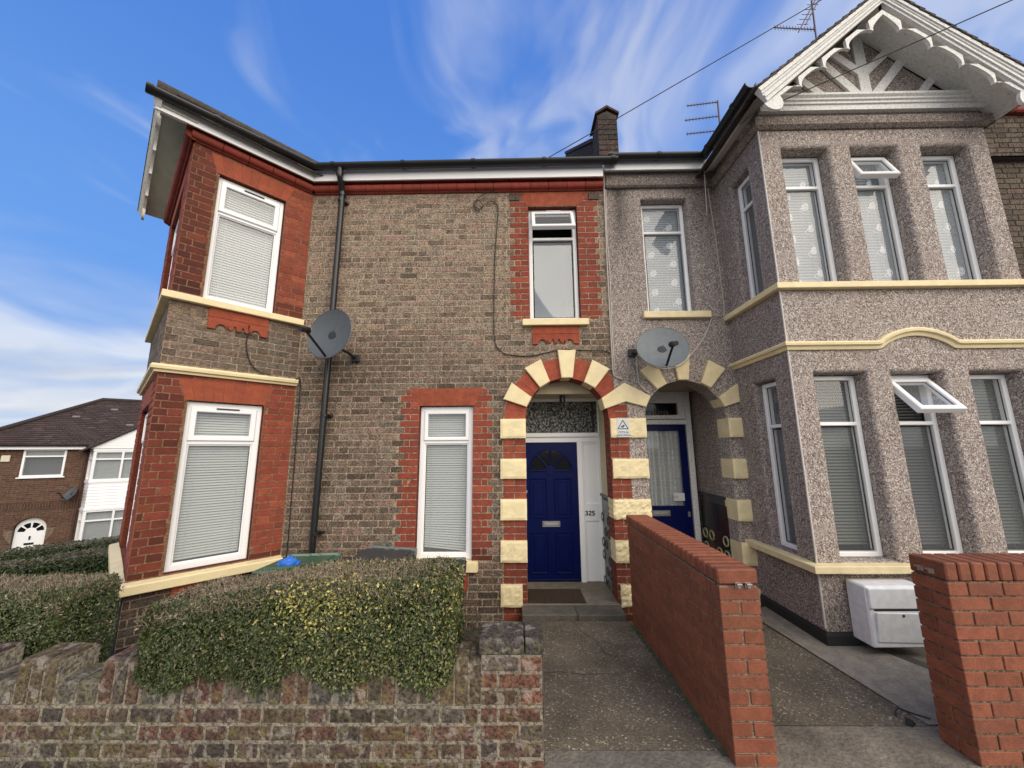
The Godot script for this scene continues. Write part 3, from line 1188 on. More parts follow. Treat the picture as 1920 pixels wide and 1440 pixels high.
func end_house() -> Node3D:
	var h := thing("end_terrace_house", "brown brick end house with red trim, blue door 325 and diagonal corner bay", "house", Vector3(-0.8, -1.9, 0), "")
	var F := frame(Vector3.ZERO, Vector3.RIGHT, Vector3.BACK)
	var K := frame(Vector3(0, 0, -0.003), Vector3.RIGHT, Vector3.BACK)
	var cx := 0.592
	var cy := 0.36
	var R := 0.495
	var uw := Rect2(0.168, 1.59, 0.636, 1.56)
	var gw := Rect2(-1.168, -1.215, 0.645, 1.745)
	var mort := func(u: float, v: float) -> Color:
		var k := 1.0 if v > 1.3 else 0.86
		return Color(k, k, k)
	# mortar and structure of the front wall
	reveal = Color(0.40, 0.09, 0.05)
	var b := B.new()
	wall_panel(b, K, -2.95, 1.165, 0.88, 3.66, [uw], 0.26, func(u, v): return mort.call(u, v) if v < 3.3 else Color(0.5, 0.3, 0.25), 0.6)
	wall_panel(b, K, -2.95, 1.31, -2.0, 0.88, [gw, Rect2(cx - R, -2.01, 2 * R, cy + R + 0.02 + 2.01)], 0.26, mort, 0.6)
	var wall := put(b, "facade_wall", M.mortar, h)
	b = B.new()
	b.col = Color(0.30, 0.065, 0.035)
	arch_fill(b, K, cx, cy, R, cy + R + 0.02, 0.26)
	put(b, "arch_lining", M.red_brick, h)
	# brown bricks
	var ring := circle_poly(cx, cy, 0.757)
	var vs := [[0.17, 0.0], [0.0, 0.0]]
	var shut := func(v: float, i: int) -> Array:
		var out := []
		var odd := posmod(i, 2) == 1
		if v > 1.585 and v < 3.36:
			out.append([-0.075 if odd else -0.012, 1.078 if odd else 1.03])
		if v > 1.49 and v < 1.60:
			out.append([0.06, 0.905])
		if v > 1.27 and v < 1.5:
			out.append([0.19, 0.78])
		if v > -1.21 and v < 0.745:
			out.append([-1.395 if odd else -1.335, -0.29 if odd else -0.35])
		if v > -1.33 and v < -1.2:
			out.append([-1.27, -0.445])
		if v > -1.53 and v < -1.31:
			out.append([-1.13, -0.56])
		if v < cy:
			out.append([-0.172, 2.0])
		return out
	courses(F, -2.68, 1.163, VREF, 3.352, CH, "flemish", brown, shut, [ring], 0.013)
	lay("brick", wall, M.brick, 295)
	# red dressings
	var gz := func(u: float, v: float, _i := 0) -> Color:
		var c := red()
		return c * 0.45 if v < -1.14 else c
	quoins(F, 0.168, -1, 0.24, 0.175, 1.60, 3.352, CH, VREF, red)
	quoins(F, 0.804, 1, 0.27, 0.222, 1.60, 3.352, CH, VREF, red)
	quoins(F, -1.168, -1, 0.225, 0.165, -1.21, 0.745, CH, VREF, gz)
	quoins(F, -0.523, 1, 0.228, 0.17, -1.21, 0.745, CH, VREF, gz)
	# the bricks next to the flat arches give way to them
	var kept := []
	for k in bricks:
		var t1 := ngon([Vector2(0.15, 3.155), Vector2(0.82, 3.155), Vector2(0.918, 3.4), Vector2(0.08, 3.4)])
		var t2 := ngon([Vector2(-1.178, 0.53), Vector2(-0.515, 0.53), Vector2(-0.39, 0.76), Vector2(-1.292, 0.76)])
		var rc := ngon([Vector2(k.r[0], k.r[2]), Vector2(k.r[1], k.r[2]), Vector2(k.r[1], k.r[3]), Vector2(k.r[0], k.r[3])])
		var hit := false
		for t in [t1, t2]:
			if Geometry2D.intersect_polygons(rc, t).size():
				hit = true
				for piece: PackedVector2Array in Geometry2D.clip_polygons(rc, t):
					var bb := Rect2(piece[0], Vector2.ZERO)
					for e in piece:
						bb = bb.expand(e)
					if bb.size.x > 0.02 and bb.size.y > 0.02:
						kept.append({"F": F, "r": [bb.position.x, bb.end.x, bb.position.y, bb.end.y], "c": k.c, "o": k.o, "p": piece, "d": k.d})
		if not hit:
			kept.append(k)
	bricks = kept
	flat_arch(F, 0.152, 0.82, 0.085, 0.913, 3.157, 3.352)
	flat_arch(F, -1.174, -0.519, -1.286, -0.398, 0.532, 0.742)
	# porch arch: ring of brick, jambs
	for k in 18:
		var a0 := PI * (k + 0.02) / 18.0
		var a1 := PI * (k + 0.98) / 18.0
		for part in [[R - 0.003, 0.745]]:
			var pts := PackedVector2Array()
			for a in [a0, (a0 + a1) / 2, a1]:
				pts.append(Vector2(cx + part[1] * cos(a), cy + part[1] * sin(a)))
			for a in [a1, (a0 + a1) / 2, a0]:
				pts.append(Vector2(cx + part[0] * cos(a), cy + part[0] * sin(a)))
			for piece in Geometry2D.clip_polygons(pts, ngon([Vector2(1.161, 0.3), Vector2(3, 0.3), Vector2(3, 3), Vector2(1.161, 3)])):
				var bb := Rect2(piece[0], Vector2.ZERO)
				for e in piece:
					bb = bb.expand(e)
				brick(F, bb.position.x, bb.end.x, bb.position.y, bb.end.y, vary(Color(0.43, 0.095, 0.05), 0.08), 0.002, piece)
	var i := 0
	while VREF + i * CH < 0.36:
		var a := VREF + i * CH
		var z := a + CH - 0.010
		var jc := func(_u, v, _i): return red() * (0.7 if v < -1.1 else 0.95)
		if i % 2:
			span(F, -0.165, 0.095, a, z, jc)
			span(F, 1.088, 1.305, a, z, jc)
		else:
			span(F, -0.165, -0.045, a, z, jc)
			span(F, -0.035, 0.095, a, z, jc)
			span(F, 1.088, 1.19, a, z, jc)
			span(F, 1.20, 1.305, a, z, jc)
		var S := frame(Vector3(1.087, 0, 0), Vector3.BACK, Vector3.LEFT)
		if i % 2:
			span(S, -0.115, -0.016, a, z, jc)
			span(S, -0.235, -0.125, a, z, jc)
		else:
			span(S, -0.235, -0.016, a, z, jc)
		i += 1
	for y in [0.42, 0.50]:
		span(F, 1.088, 1.305, y - 0.045, y + 0.022, red)
	lay("red_brick", wall, M.red_brick, 295)
	# cream stones of the arch and the jambs
	stone_poly(h, F, [Vector2(-0.061, 0.798), Vector2(0.175, 0.62), Vector2(0.112, 0.505), Vector2(-0.163, 0.60)], -0.2, 0.04)
	stone_poly(h, F, [Vector2(0.293, 1.083), Vector2(0.396, 0.81), Vector2(0.277, 0.738), Vector2(0.095, 0.973)], -0.2, 0.04)
	stone_poly(h, F, [Vector2(0.498, 1.195), Vector2(0.717, 1.195), Vector2(0.67, 0.851), Vector2(0.535, 0.851)], -0.2, 0.045)
	stone_poly(h, F, [Vector2(0.915, 1.07), Vector2(1.116, 0.956), Vector2(0.932, 0.724), Vector2(0.804, 0.797)], -0.2, 0.04)
	stone_poly(h, F, [Vector2(1.284, 0.785), Vector2(1.585, 0.621), Vector2(1.521, 0.494), Vector2(1.286, 0.558), Vector2(1.035, 0.473), Vector2(1.002, 0.60)], -0.2, 0.04)
	for q in [[0.367, 0.135], [-0.095, -0.325], [-0.547, -0.78], [-0.994, -1.229], [-1.453, -1.684]]:
		stone(h, F, -0.201, 0.103 if q[0] > -1.4 else 0.045, q[1], q[0], -0.2, 0.04, "quoin_stone", 0.003 if q[0] > -0.6 else 0.007)
	for q in [[0.363, 0.134, 1.092, 1.512], [-0.102, -0.331, 1.094, 1.512], [-0.553, -0.78, 1.072, 1.51], [-0.999, -1.24, 1.075, 1.51], [-1.456, -1.69, 1.11, 1.51]]:
		stone(h, F, q[2], q[3], q[1], q[0], -0.21, 0.04, "quoin_stone", 0.004 if q[0] > 0 else (0.008 if q[0] > -0.5 else 0.018))
	# windows, sills and aprons
	window(h, frame(Vector3(0.172, 1.593, -0.075), Vector3.RIGHT, Vector3.BACK), 0.628, 1.553, 1.135, {"room": 1.2, "tilt": 30.0, "behind": "none", "glass": M.pane_mirror, "top_glass": M.pane, "vent": "white", "light_room": false, "bead": false, "frame": 0.05})
	window(h, frame(Vector3(-1.164, -1.212, -0.06), Vector3.RIGHT, Vector3.BACK), 0.637, 1.738, 1.318, {"skew": 0.22, "blind_low": 0.09, "frame": 0.06})
	for s in [[0.076, 0.89, 1.505, 1.588], [-1.262, -0.452, -1.322, -1.214]]:
		var sb := B.new()
		sb.x = F
		sb.box(Vector3(s[0], s[2], -0.08), Vector3(s[1], s[3], 0.065), 0.006)
		put(sb, "sill", M.cream, h)
	apron(h, F, 0.198, 0.772, 1.276, 1.505)
	apron(h, F, -1.125, -0.562, -1.518, -1.322)
	b = B.new()
	b.col = Color(0.17, 0.12, 0.10)
	b.box(Vector3(-0.075, 3.235, -0.01), Vector3(0.06, 3.335, 0.014), 0.003)
	b.box(Vector3(0.965, 3.235, -0.01), Vector3(1.10, 3.335, 0.014), 0.003)
	put(b, "air_brick", M.brick, h)
	bay(h)
	eaves(h)
	porch(h)
	return h


func bay(h: Node3D) -> void:
	var O := X0 + U * 1.24
	var F := frame(O, -U, N)
	var K := frame(O - N * 0.003, -U, N)
	var lo := Rect2(0.238, -1.135, 0.692, 1.66)
	var hi := Rect2(0.238, 1.615, 0.692, 1.50)
	var W := 2.3
	var G := frame(O - N * W, N, U)
	var GK := frame(O - N * W - U * 0.007, N, U)
	var glo := Rect2(0.5, -1.135, 1.3, 1.66)
	var ghi := Rect2(0.5, 1.615, 1.3, 1.50)
	var mort := func(u: float, v: float) -> Color:
		return Color(0.62, 0.42, 0.32) if v > 1.54 or (v > -1.2 and v < 0.8) else Color(0.85, 0.85, 0.85)
	var b := B.new()
	reveal = Color(0.34, 0.075, 0.04)
	wall_panel(b, K, 0.006, 1.24, -2.2, 3.6, [lo, hi], 0.25, mort, 0.5)
	wall_panel(b, GK, 0.0, W - 0.007, -3.0, 3.6, [glo, ghi], 0.25, mort, 0.5)
	reveal = Color(0, 0, 0, 0)
	var wall := put(b, "bay_wall", M.mortar, h)
	for face in [[F, 1.24, lo, hi], [G, W, glo, ghi]]:
		var X: Transform3D = face[0]
		var w: float = face[1]
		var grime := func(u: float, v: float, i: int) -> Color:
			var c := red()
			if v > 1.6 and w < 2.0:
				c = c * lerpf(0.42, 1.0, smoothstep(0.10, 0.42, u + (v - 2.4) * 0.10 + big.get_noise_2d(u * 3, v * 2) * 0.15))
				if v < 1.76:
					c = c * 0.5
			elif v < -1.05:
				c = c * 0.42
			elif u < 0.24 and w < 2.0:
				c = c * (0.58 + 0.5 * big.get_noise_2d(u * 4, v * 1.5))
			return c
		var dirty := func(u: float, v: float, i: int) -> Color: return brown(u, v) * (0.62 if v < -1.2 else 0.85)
		var wins := func(v: float, _i: int) -> Array:
			var out := []
			for r: Rect2 in [face[2], face[3]]:
				if v > r.position.y and v < r.end.y:
					out.append([r.position.x, r.end.x])
			return out
		var arches := []
		var e := 0.035
		for r: Rect2 in [face[2], face[3]]:
			arches.append(ngon([Vector2(r.position.x - e * 0.3, r.end.y), Vector2(r.end.x + e * 0.3, r.end.y), Vector2(r.end.x + 0.085, r.end.y + 0.225), Vector2(r.position.x - 0.085, r.end.y + 0.225)]))
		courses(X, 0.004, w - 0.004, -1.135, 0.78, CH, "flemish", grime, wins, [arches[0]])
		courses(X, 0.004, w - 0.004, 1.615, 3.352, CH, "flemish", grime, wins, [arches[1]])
		for r: Rect2 in [face[2], face[3]]:
			flat_arch(X, r.position.x - 0.006, r.end.x + 0.006, r.position.x - 0.08, r.end.x + 0.08, r.end.y + 0.003, r.end.y + 0.222, 9 if w < 2 else 17)
		lay("red_brick", wall, M.red_brick, 150 if w < 2 else 0)
		var ap := func(v: float, _i: int) -> Array: return [[0.31, 0.88]] if (v > 1.3 or v < -1.2) and w < 2 else []
		courses(X, 0.004, w - 0.004, 0.865, 1.535, CH, "flemish", dirty, ap)
		courses(X, 0.004, w - 0.004, -2.1, -1.25, CH, "flemish", dirty, nothing)
		lay("brick", wall, M.brick, 60 if w < 2 else 0)
	apron(h, F, 0.325, 0.878, 1.31, 1.54)
	apron(h, F, 0.325, 0.878, -1.48, -1.245)
	window(h, frame(O - N * 0.055 + Vector3(0, -1.13, 0) - U * 0.243, -U, N), 0.682, 1.65, 1.235, {"frame": 0.062, "vent": true, "sash": 0.055})
	window(h, frame(O - N * 0.055 + Vector3(0, 1.62, 0) - U * 0.243, -U, N), 0.682, 1.49, 1.06, {"frame": 0.055, "vent": true, "pitch": 0.031, "lean": 64.0, "glass": M.pane_bright, "sash": 0.055})
	window(h, frame(O - N * (W - 0.505) - U * 0.055 + Vector3(0, -1.13, 0), N, U), 1.29, 1.65, 1.235, {"join": true})
	window(h, frame(O - N * (W - 0.505) - U * 0.055 + Vector3(0, 1.62, 0), N, U), 1.29, 1.49, 1.06, {"join": true})
	# sills and string course run round the bay
	var path := [O - N * W, O, X0 + U * 0.0]
	var up := func(y: float) -> Array: return path.map(func(p): return p + Vector3(0, y, 0))
	b = B.new()
	b.sweep(up.call(1.54), [Vector2(-0.06, 0), Vector2(0.06, 0), Vector2(0.065, 0.006), Vector2(0.065, 0.066), Vector2(0.06, 0.072), Vector2(-0.06, 0.078)], Vector3.UP)
	put(b, "sill", M.cream, h)
	b = B.new()
	b.sweep(up.call(-1.245), [Vector2(-0.06, 0), Vector2(0.075, 0), Vector2(0.082, 0.007), Vector2(0.082, 0.075), Vector2(0.075, 0.085), Vector2(-0.06, 0.108)], Vector3.UP)
	put(b, "sill", M.cream, h)
	b = B.new()
	b.sweep(up.call(0.783), [Vector2(-0.02, 0), Vector2(0.03, 0), Vector2(0.035, 0.02), Vector2(0.06, 0.03), Vector2(0.065, 0.058), Vector2(0.05, 0.078), Vector2(-0.02, 0.084)], Vector3.UP)
	put(b, "string_course", M.cream, h)
	# pale pipe at the far corner
	b = B.new()
	var p := O - N * 0.10 + U * 0.04
	b.tube([p + Vector3(0, -1.26, 0), p + Vector3(0, -2.4, 0)], 0.022, 8)
	b.col = Color(0.2, 0.26, 0.33)
	b.c.fill(Color(0.2, 0.26, 0.33))
	put(b, "waste_pipe", M.painted, h)


func eaves(h: Node3D) -> void:
	var O := X0 + U * 1.24
	var W := 2.3
	# moulded brick cornice, brick by brick, on both fronts of the bay and along the facade
	var roll := [Vector2(-0.01, 0), Vector2(0.02, 0)]
	for k in 9:
		var a := -PI / 2 + PI * k / 8.0
		roll.append(Vector2(0.03 + 0.05 * cos(a), 0.062 + 0.05 * sin(a)))
	roll.append_array([Vector2(0.02, 0.124), Vector2(-0.01, 0.124)])
	var flat := [Vector2(-0.01, 0.132), Vector2(0.075, 0.132), Vector2(0.078, 0.136), Vector2(0.078, 0.198), Vector2(-0.01, 0.2)]
	for run_ in [[O - N * W, O, 1, 0], [O, X0, 1, 1], [X0, Vector3(1.16, 0, 0), 0, 1]]:
		var a: Vector3 = run_[0]
		var e: Vector3 = run_[1]
		var n := int(round(a.distance_to(e) / 0.235))
		for k in n:
			for pr in [roll, flat]:
				var b := B.new()
				b.col = vary(Color(0.36, 0.062, 0.038) if pr == roll else Color(0.40, 0.085, 0.05), 0.12)
				var d := (e - a).normalized()
				var p := a.lerp(e, float(k) / n) + d * 0.003
				var q := a.lerp(e, float(k + 1) / n) - d * 0.003
				p.y = 3.362
				q.y = 3.362
				if k == 0 and run_[3] == 1:
					p += d * (0.03 if run_[2] == 0 else -0.03)
				if k == n - 1 and run_[2] == 1:
					q += d * (0.04 if run_[0] != O else -0.03)
				b.sweep([p, q], pr, Vector3.UP)
				put(b, "cornice_brick", M.red_brick, h)
	# white fascia, then black gutter on brackets
	var c1 := X0 + Vector3((0.13 - 0.13 * sin(CA)) / cos(CA), 0, 0.13)
	var c2 := X0 + Vector3((0.17 - 0.17 * sin(CA)) / cos(CA), 0, 0.17)
	var b := B.new()
	b.sweep([O + U * 0.33 + N * 0.13 + Vector3(0, 3.455, 0), c1 + Vector3(0, 3.475, 0), Vector3(1.14, 3.48, 0.13)], [Vector2(-0.13, 0.06), Vector2(-0.02, 0.055), Vector2(-0.02, 0), Vector2(0, 0), Vector2(0, 0.165), Vector2(-0.13, 0.165)], Vector3.UP)
	put(b, "fascia", M.white, h)
	gutter(h, [O + U * 0.42 + N * 0.14 + Vector3(0, 3.595, 0), c2 + Vector3(0, 3.64, -0.03), Vector3(1.31, 3.66, 0.14)], false, [[0, 0.02], [0, 0.35], [0, 0.62], [0, 0.97], [1, 0.07], [1, 0.30], [1, 0.53], [1, 0.76], [1, 0.985]])
	# downpipe with its swan neck
	b = B.new()
	b.tube([Vector3(-2.25, 3.60, 0.2), Vector3(-2.25, 3.50, 0.2), Vector3(-2.25, 3.47, 0.19), Vector3(-2.255, 3.36, 0.10), Vector3(-2.255, 3.33, 0.085), Vector3(-2.265, 1.5, 0.085), Vector3(-2.29, -1.85, 0.085)], 0.036, 12)
	var dp := put(b, "drainpipe", M.plastic_black, h)
	for y in [3.52, 3.44, 3.30]:
		b = B.new()
		b.tube([Vector3(-2.253, y + 0.02, 0.195 if y > 3.5 else (0.155 if y > 3.4 else 0.085)), Vector3(-2.254, y - 0.02, 0.195 if y > 3.5 else (0.125 if y > 3.4 else 0.085))], 0.044, 12)
		put(b, "pipe_collar", M.plastic_black, dp)
	for y in [3.22, 1.65, 0.42, -0.9]:
		b = B.new()
		b.tube([Vector3(-2.265, y + 0.015, 0.085), Vector3(-2.265, y - 0.015, 0.085)], 0.042, 12)
		b.box(Vector3(-2.33, y - 0.014, 0.0), Vector3(-2.20, y + 0.014, 0.045), 0.003)
		put(b, "pipe_bracket", M.plastic_black, dp)
	# corner bay's roof and gable end
	var mossy := func(_i, _j): return vary(Color(0.085, 0.068, 0.055) if rng.randf() > 0.2 else Color(0.19, 0.165, 0.11), 0.3)
	var G := frame(O - N * W, N, U)
	gable(h, G, W / 2.0, W / 2.0 + 0.17, 3.535, 3.535 + (W / 2.0 + 0.17) * 0.845, 0.31, M.soffit_grey, 2.6, false, mossy)
	# main roof
	b = B.new()
	b.col = Color(0.13, 0.1, 0.09)
	b.quad(Vector3(-2.9, 3.66, 0.10), Vector3(1.1, 3.66, 0.10), Vector3(1.1, 5.95, -2.95), Vector3(-2.9, 5.95, -2.95))
	b.quad(Vector3(1.1, 3.66, -6.0), Vector3(-2.9, 3.66, -6.0), Vector3(-2.9, 5.95, -2.95), Vector3(1.1, 5.95, -2.95))
	b.quad(Vector3(-2.9, 3.60, 0.10), Vector3(-2.9, 3.6, -6.0), Vector3(1.1, 3.6, -6.0), Vector3(1.1, 3.60, 0.10))
	b.tri(Vector3(-2.9, 3.66, -6.0), Vector3(-2.9, 3.66, 0.10), Vector3(-2.9, 5.95, -2.95))
	put(b, "main_roof", M.tile, h)
	b = B.new()
	b.box(Vector3(-3.0, -3.0, -6.0), Vector3(1.2, 3.59, -1.75))
	b.c.fill(Color(0.8, 0.6, 0.5))
	put(b, "rear_wall", M.mortar, h)


func porch(h: Node3D) -> void:
	var z := -0.70
	var b := B.new()
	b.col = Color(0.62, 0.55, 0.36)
	# right cheek, left cheek, ceiling, wall over the door
	b.box(Vector3(1.105, -0.62, z - 0.1), Vector3(1.2, 0.72, -0.262))
	b.box(Vector3(-0.10, -1.9, z - 0.1), Vector3(0.02, 0.72, -0.262))
	b.box(Vector3(-0.10, 0.70, z - 0.1), Vector3(1.2, 0.98, -0.262))
	put(b, "porch_lining", M.painted, h)
	# tiled dado on the right cheek
	dado(h, frame(Vector3(1.105, -1.70, z - 0.02), Vector3.BACK, Vector3.LEFT), 0.46, 1.10, false)
	# white frame
	b = B.new()
	var box := func(x0: float, x1: float, y0: float, y1: float, z0: float, z1: float) -> void: b.box(Vector3(x0, y0, z + z0), Vector3(x1, y1, z + z1), 0.004)
	box.call(0.0, 0.042, -1.695, 0.172, -0.08, 0.03)
	box.call(1.093, 1.13, -1.695, 0.70, -0.08, 0.03)
	box.call(0.80, 0.866, -1.695, 0.1, -0.08, 0.028)
	box.call(0.0, 1.093, 0.172, 0.226, -0.08, 0.05)
	box.call(0.042, 1.093, 0.10, 0.171, -0.08, 0.02)
	box.call(0.0, 1.093, 0.655, 0.70, -0.08, 0.03)
	box.call(0.0, 0.042, 0.226, 0.655, -0.08, 0.03)
	put(b, "door_frame", M.white, h)
	# panelled strip beside the door
	b = B.new()
	b.x = frame(Vector3(0, 0, z), Vector3.RIGHT, Vector3.BACK)
	b.slab(0.866, 1.093, -1.695, 0.10, -0.03, -0.012)
	b.ring(Rect2(0.866, -1.69, 0.227, 0.795), Rect2(0.89, -1.665, 0.18, 0.745), -0.015, 0.004)
	b.ring(Rect2(0.866, -0.895, 0.227, 0.995), Rect2(0.89, -0.70, 0.18, 0.775), -0.015, 0.004)
	b.slab(0.889, 1.071, -0.895, -0.699, -0.015, 0.0035)
	put(b, "side_panel", M.white, h)
	text(h, "house_number", "325", Vector3(0.943, -0.82, z + 0.009), 0.058, M.plastic_black, Basis())
	var D := frame(Vector3(0, 0, z), Vector3.RIGHT, Vector3.BACK)
	# leaf
	b = B.new()
	b.x = D
	b.slab(0.044, 0.802, -1.693, 0.097, -0.045, 0.0, 0.003)
	var leaf := put(b, "front_door", M.blue, h)
	for p in [Rect2(0.15, -0.885, 0.235, 0.515), Rect2(0.475, -0.885, 0.235, 0.515), Rect2(0.155, -1.565, 0.235, 0.52), Rect2(0.475, -1.565, 0.235, 0.52)]:
		b = B.new()
		b.x = D
		b.ring(p, p.grow(-0.022), -0.002, 0.010, 0.008)
		b.slab(p.position.x + 0.045, p.end.x - 0.045, p.position.y + 0.045, p.end.y - 0.045, -0.002, 0.007, 0.012)
		put(b, "door_panel", M.blue, leaf)
	# sunburst light
	var sc := Vector2(0.44, -0.272)
	var pts := PackedVector2Array()
	for k in 25:
		pts.append(sc + Vector2(cos(PI * k / 24.0), sin(PI * k / 24.0)) * 0.28)
	b = B.new()
	b.x = D
	b.extrude(pts, -0.001, 0.0015)
	put(b, "sunburst_pane", M.night_glass, leaf)
	b = B.new()
	b.x = D
	for k in 24:
		var p0 := Vector3(pts[k].x, pts[k].y, 0.004)
		var p1 := Vector3(pts[k + 1].x, pts[k + 1].y, 0.004)
		b.tube([p0, p1], 0.011, 6, false)
	b.tube([Vector3(sc.x - 0.28, sc.y, 0.004), Vector3(sc.x + 0.28, sc.y, 0.004)], 0.011, 6)
	for a in [PI / 2, PI * 0.27, PI * 0.73]:
		b.tube([Vector3(sc.x, sc.y, 0.004), Vector3(sc.x + 0.28 * cos(a), sc.y + 0.28 * sin(a), 0.004)], 0.013, 6)
	b.extrude(circle_poly(sc.x, sc.y, 0.062, 20), -0.001, 0.016)
	put(b, "glazing_bars", M.blue, leaf)
	b = B.new()
	b.x = D
	b.slab(0.046, 0.80, -1.672, -1.655, 0.0, 0.012, 0.004)
	b.slab(0.046, 0.80, -1.645, -1.625, 0.0, 0.018, 0.006)
	put(b, "weather_bar", M.blue, leaf)
	letterbox(leaf, D, Rect2(0.318, -0.99, 0.232, 0.073))
	b = B.new()
	b.x = D
	b.extrude(circle_poly(0.108, -0.54, 0.021, 16), 0, 0.012)
	b.box(Vector3(0.097, -0.585, 0.0), Vector3(0.118, -0.545, 0.02), 0.004)
	put(b, "lock", M.steel, leaf)
	b = B.new()
	b.x = D
	b.box(Vector3(0.0, -1.745, -0.08), Vector3(1.13, -1.697, 0.012))
	put(b, "threshold", M.rubber, h)
	# patterned glass over the door
	b = B.new()
	b.x = D
	b.quad(Vector3(0.042, 0.226, -0.02), Vector3(1.093, 0.226, -0.02), Vector3(1.093, 0.655, -0.02), Vector3(0.042, 0.655, -0.02))
	var fl := put(b, "fanlight", M.frosted, h)
	b = B.new()
	b.x = D
	b.box(Vector3(1.02, 0.23, -0.018), Vector3(1.05, 0.65, -0.004))
	put(b, "dark_strip", M.plastic_black, fl)
	# lamp on the porch ceiling
	b = B.new()
	b.x = Transform3D(Basis(), Vector3(0.592, 0.60, -0.42))
	b.lathe([Vector2(0, 0.0), Vector2(0.034, 0.0), Vector2(0.038, 0.01), Vector2(0.038, 0.085), Vector2(0.03, 0.1), Vector2(0, 0.1)], 16)
	put(b, "porch_lamp", M.plastic_black, h)


func letterbox(leaf: Node, D: Transform3D, r: Rect2) -> void:
	var b := B.new()
	b.x = D
	b.ring(r, r.grow(-0.014), -0.001, 0.010, 0.004)
	b.slab(r.position.x + 0.016, r.end.x - 0.016, r.position.y + 0.016, r.end.y - 0.016, -0.001, 0.007, 0.003)
	b.tube([Vector3(r.position.x + 0.05, r.get_center().y, 0.012), Vector3(r.end.x - 0.05, r.get_center().y, 0.012)], 0.003, 6)
	put(b, "letterbox", M.steel, leaf)


func text(parent: Node, called: String, s: String, at: Vector3, height: float, m: Material, turn: Basis, font := "Droid Sans", bold := true, ital := false) -> void:
	var f := SystemFont.new()
	f.font_names = PackedStringArray([font])
	f.font_weight = 700 if bold else 400
	f.font_italic = ital
	var t := TextMesh.new()
	t.font = f
	t.text = s
	t.font_size = 64
	t.pixel_size = height / 46.0
	t.depth = height * 0.05
	put_mesh(t, called, m, parent, Transform3D(turn, at))


# glazed porch tiles with rings. F: origin at the lower near corner, x along the wall, z into the porch
func dado(h: Node, F: Transform3D, w: float, hh: float, gilt: bool) -> void:
	var n := 4 if gilt else 3
	var s := w / n
	var rows := int(hh / s)
	var b := B.new()
	b.x = F
	b.box(Vector3(0, 0, -0.02), Vector3(w, hh, 0.0))
	b.c.fill(Color(0.05, 0.05, 0.05))
	var back := put(b, "tiled_dado", M.tile_dark, h)
	var pal := [Color(0.045, 0.03, 0.02), Color(0.02, 0.02, 0.02), Color(0.06, 0.02, 0.02), Color(0.02, 0.045, 0.03), Color(0.035, 0.02, 0.035)] if gilt else [Color(0.16, 0.17, 0.16), Color(0.10, 0.11, 0.105), Color(0.20, 0.21, 0.2)]
	for i in rows:
		for j in n:
			b = B.new()
			b.x = F
			b.col = pal[(i * 2 + j * 3 + (i * j) % 2) % pal.size()]
			b.slab(j * s + 0.002, (j + 1) * s - 0.002, i * s + 0.002, (i + 1) * s - 0.002, -0.001, 0.006, 0.002)
			put(b, "tile", M.tile_dark, back)
			if i < rows - (2 if gilt else 1) and ((i + j * 2) % 3 != 1):
				b = B.new()
				b.x = F
				b.col = Color(0.42, 0.38, 0.20) if gilt else Color(0.05, 0.052, 0.05)
				var c := []
				for k in 13:
					c.append(Vector3((j + 0.5) * s + s * 0.33 * cos(TAU * k / 12.0), (i + 0.5) * s + s * 0.33 * sin(TAU * k / 12.0), 0.007))
				b.tube(c, s * 0.075, 6, false)
				put(b, "tile_ring", M.tile_dark, back)
	b = B.new()
	b.x = F
	b.box(Vector3(0, hh, -0.02), Vector3(w, hh + 0.035, 0.02), 0.006)
	b.c.fill(Color(0.03, 0.03, 0.03))
	put(b, "capping", M.tile_dark, back)


# ---------------------------------------------------------------- the pebbledashed house
func stains(u: float, v: float) -> Color:
	var k := 1.0
	var n := big.get_noise_2d(u * 1.6, v * 0.7)
	k -= 0.10 * n
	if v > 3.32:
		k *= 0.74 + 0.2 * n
	# black streaks from the gutter joint and under the ledge
	k *= 1.0 - 0.85 * smoothstep(0.30, 0.0, absf(u - 1.34 + 0.04 * n)) * smoothstep(1.2, 3.4, v) * (0.6 + 0.6 * big.get_noise_2d(u * 9.0, v * 0.8))
	k *= 1.0 - 0.35 * smoothstep(0.35, 0.0, absf(u - 2.45)) * smoothstep(2.2, 3.5, v)
	k *= 1.0 - 0.22 * smoothstep(0.5, -0.6, v + 1.1)
	return Color(k * 1.0, k * 0.985, k * 0.98)


func bay_stains(u: float, v: float) -> Color:
	var n := big.get_noise_2d(u * 1.3 + 7.0, v * 0.8)
	var k := 1.0 - 0.09 * n
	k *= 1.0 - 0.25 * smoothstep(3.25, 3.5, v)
	k *= 1.0 - 0.20 * smoothstep(-1.0, -1.5, v)
	return Color(k, k * 0.985, k * 0.98)


func side_tone(u: float, v: float) -> Color:
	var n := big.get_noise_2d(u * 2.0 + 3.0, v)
	var k := 0.86 - 0.10 * n - 0.12 * smoothstep(2.8, 3.5, v)  # bay sides toned darker than the front overall, more so near the top
	return Color(k, k * 0.98, k)


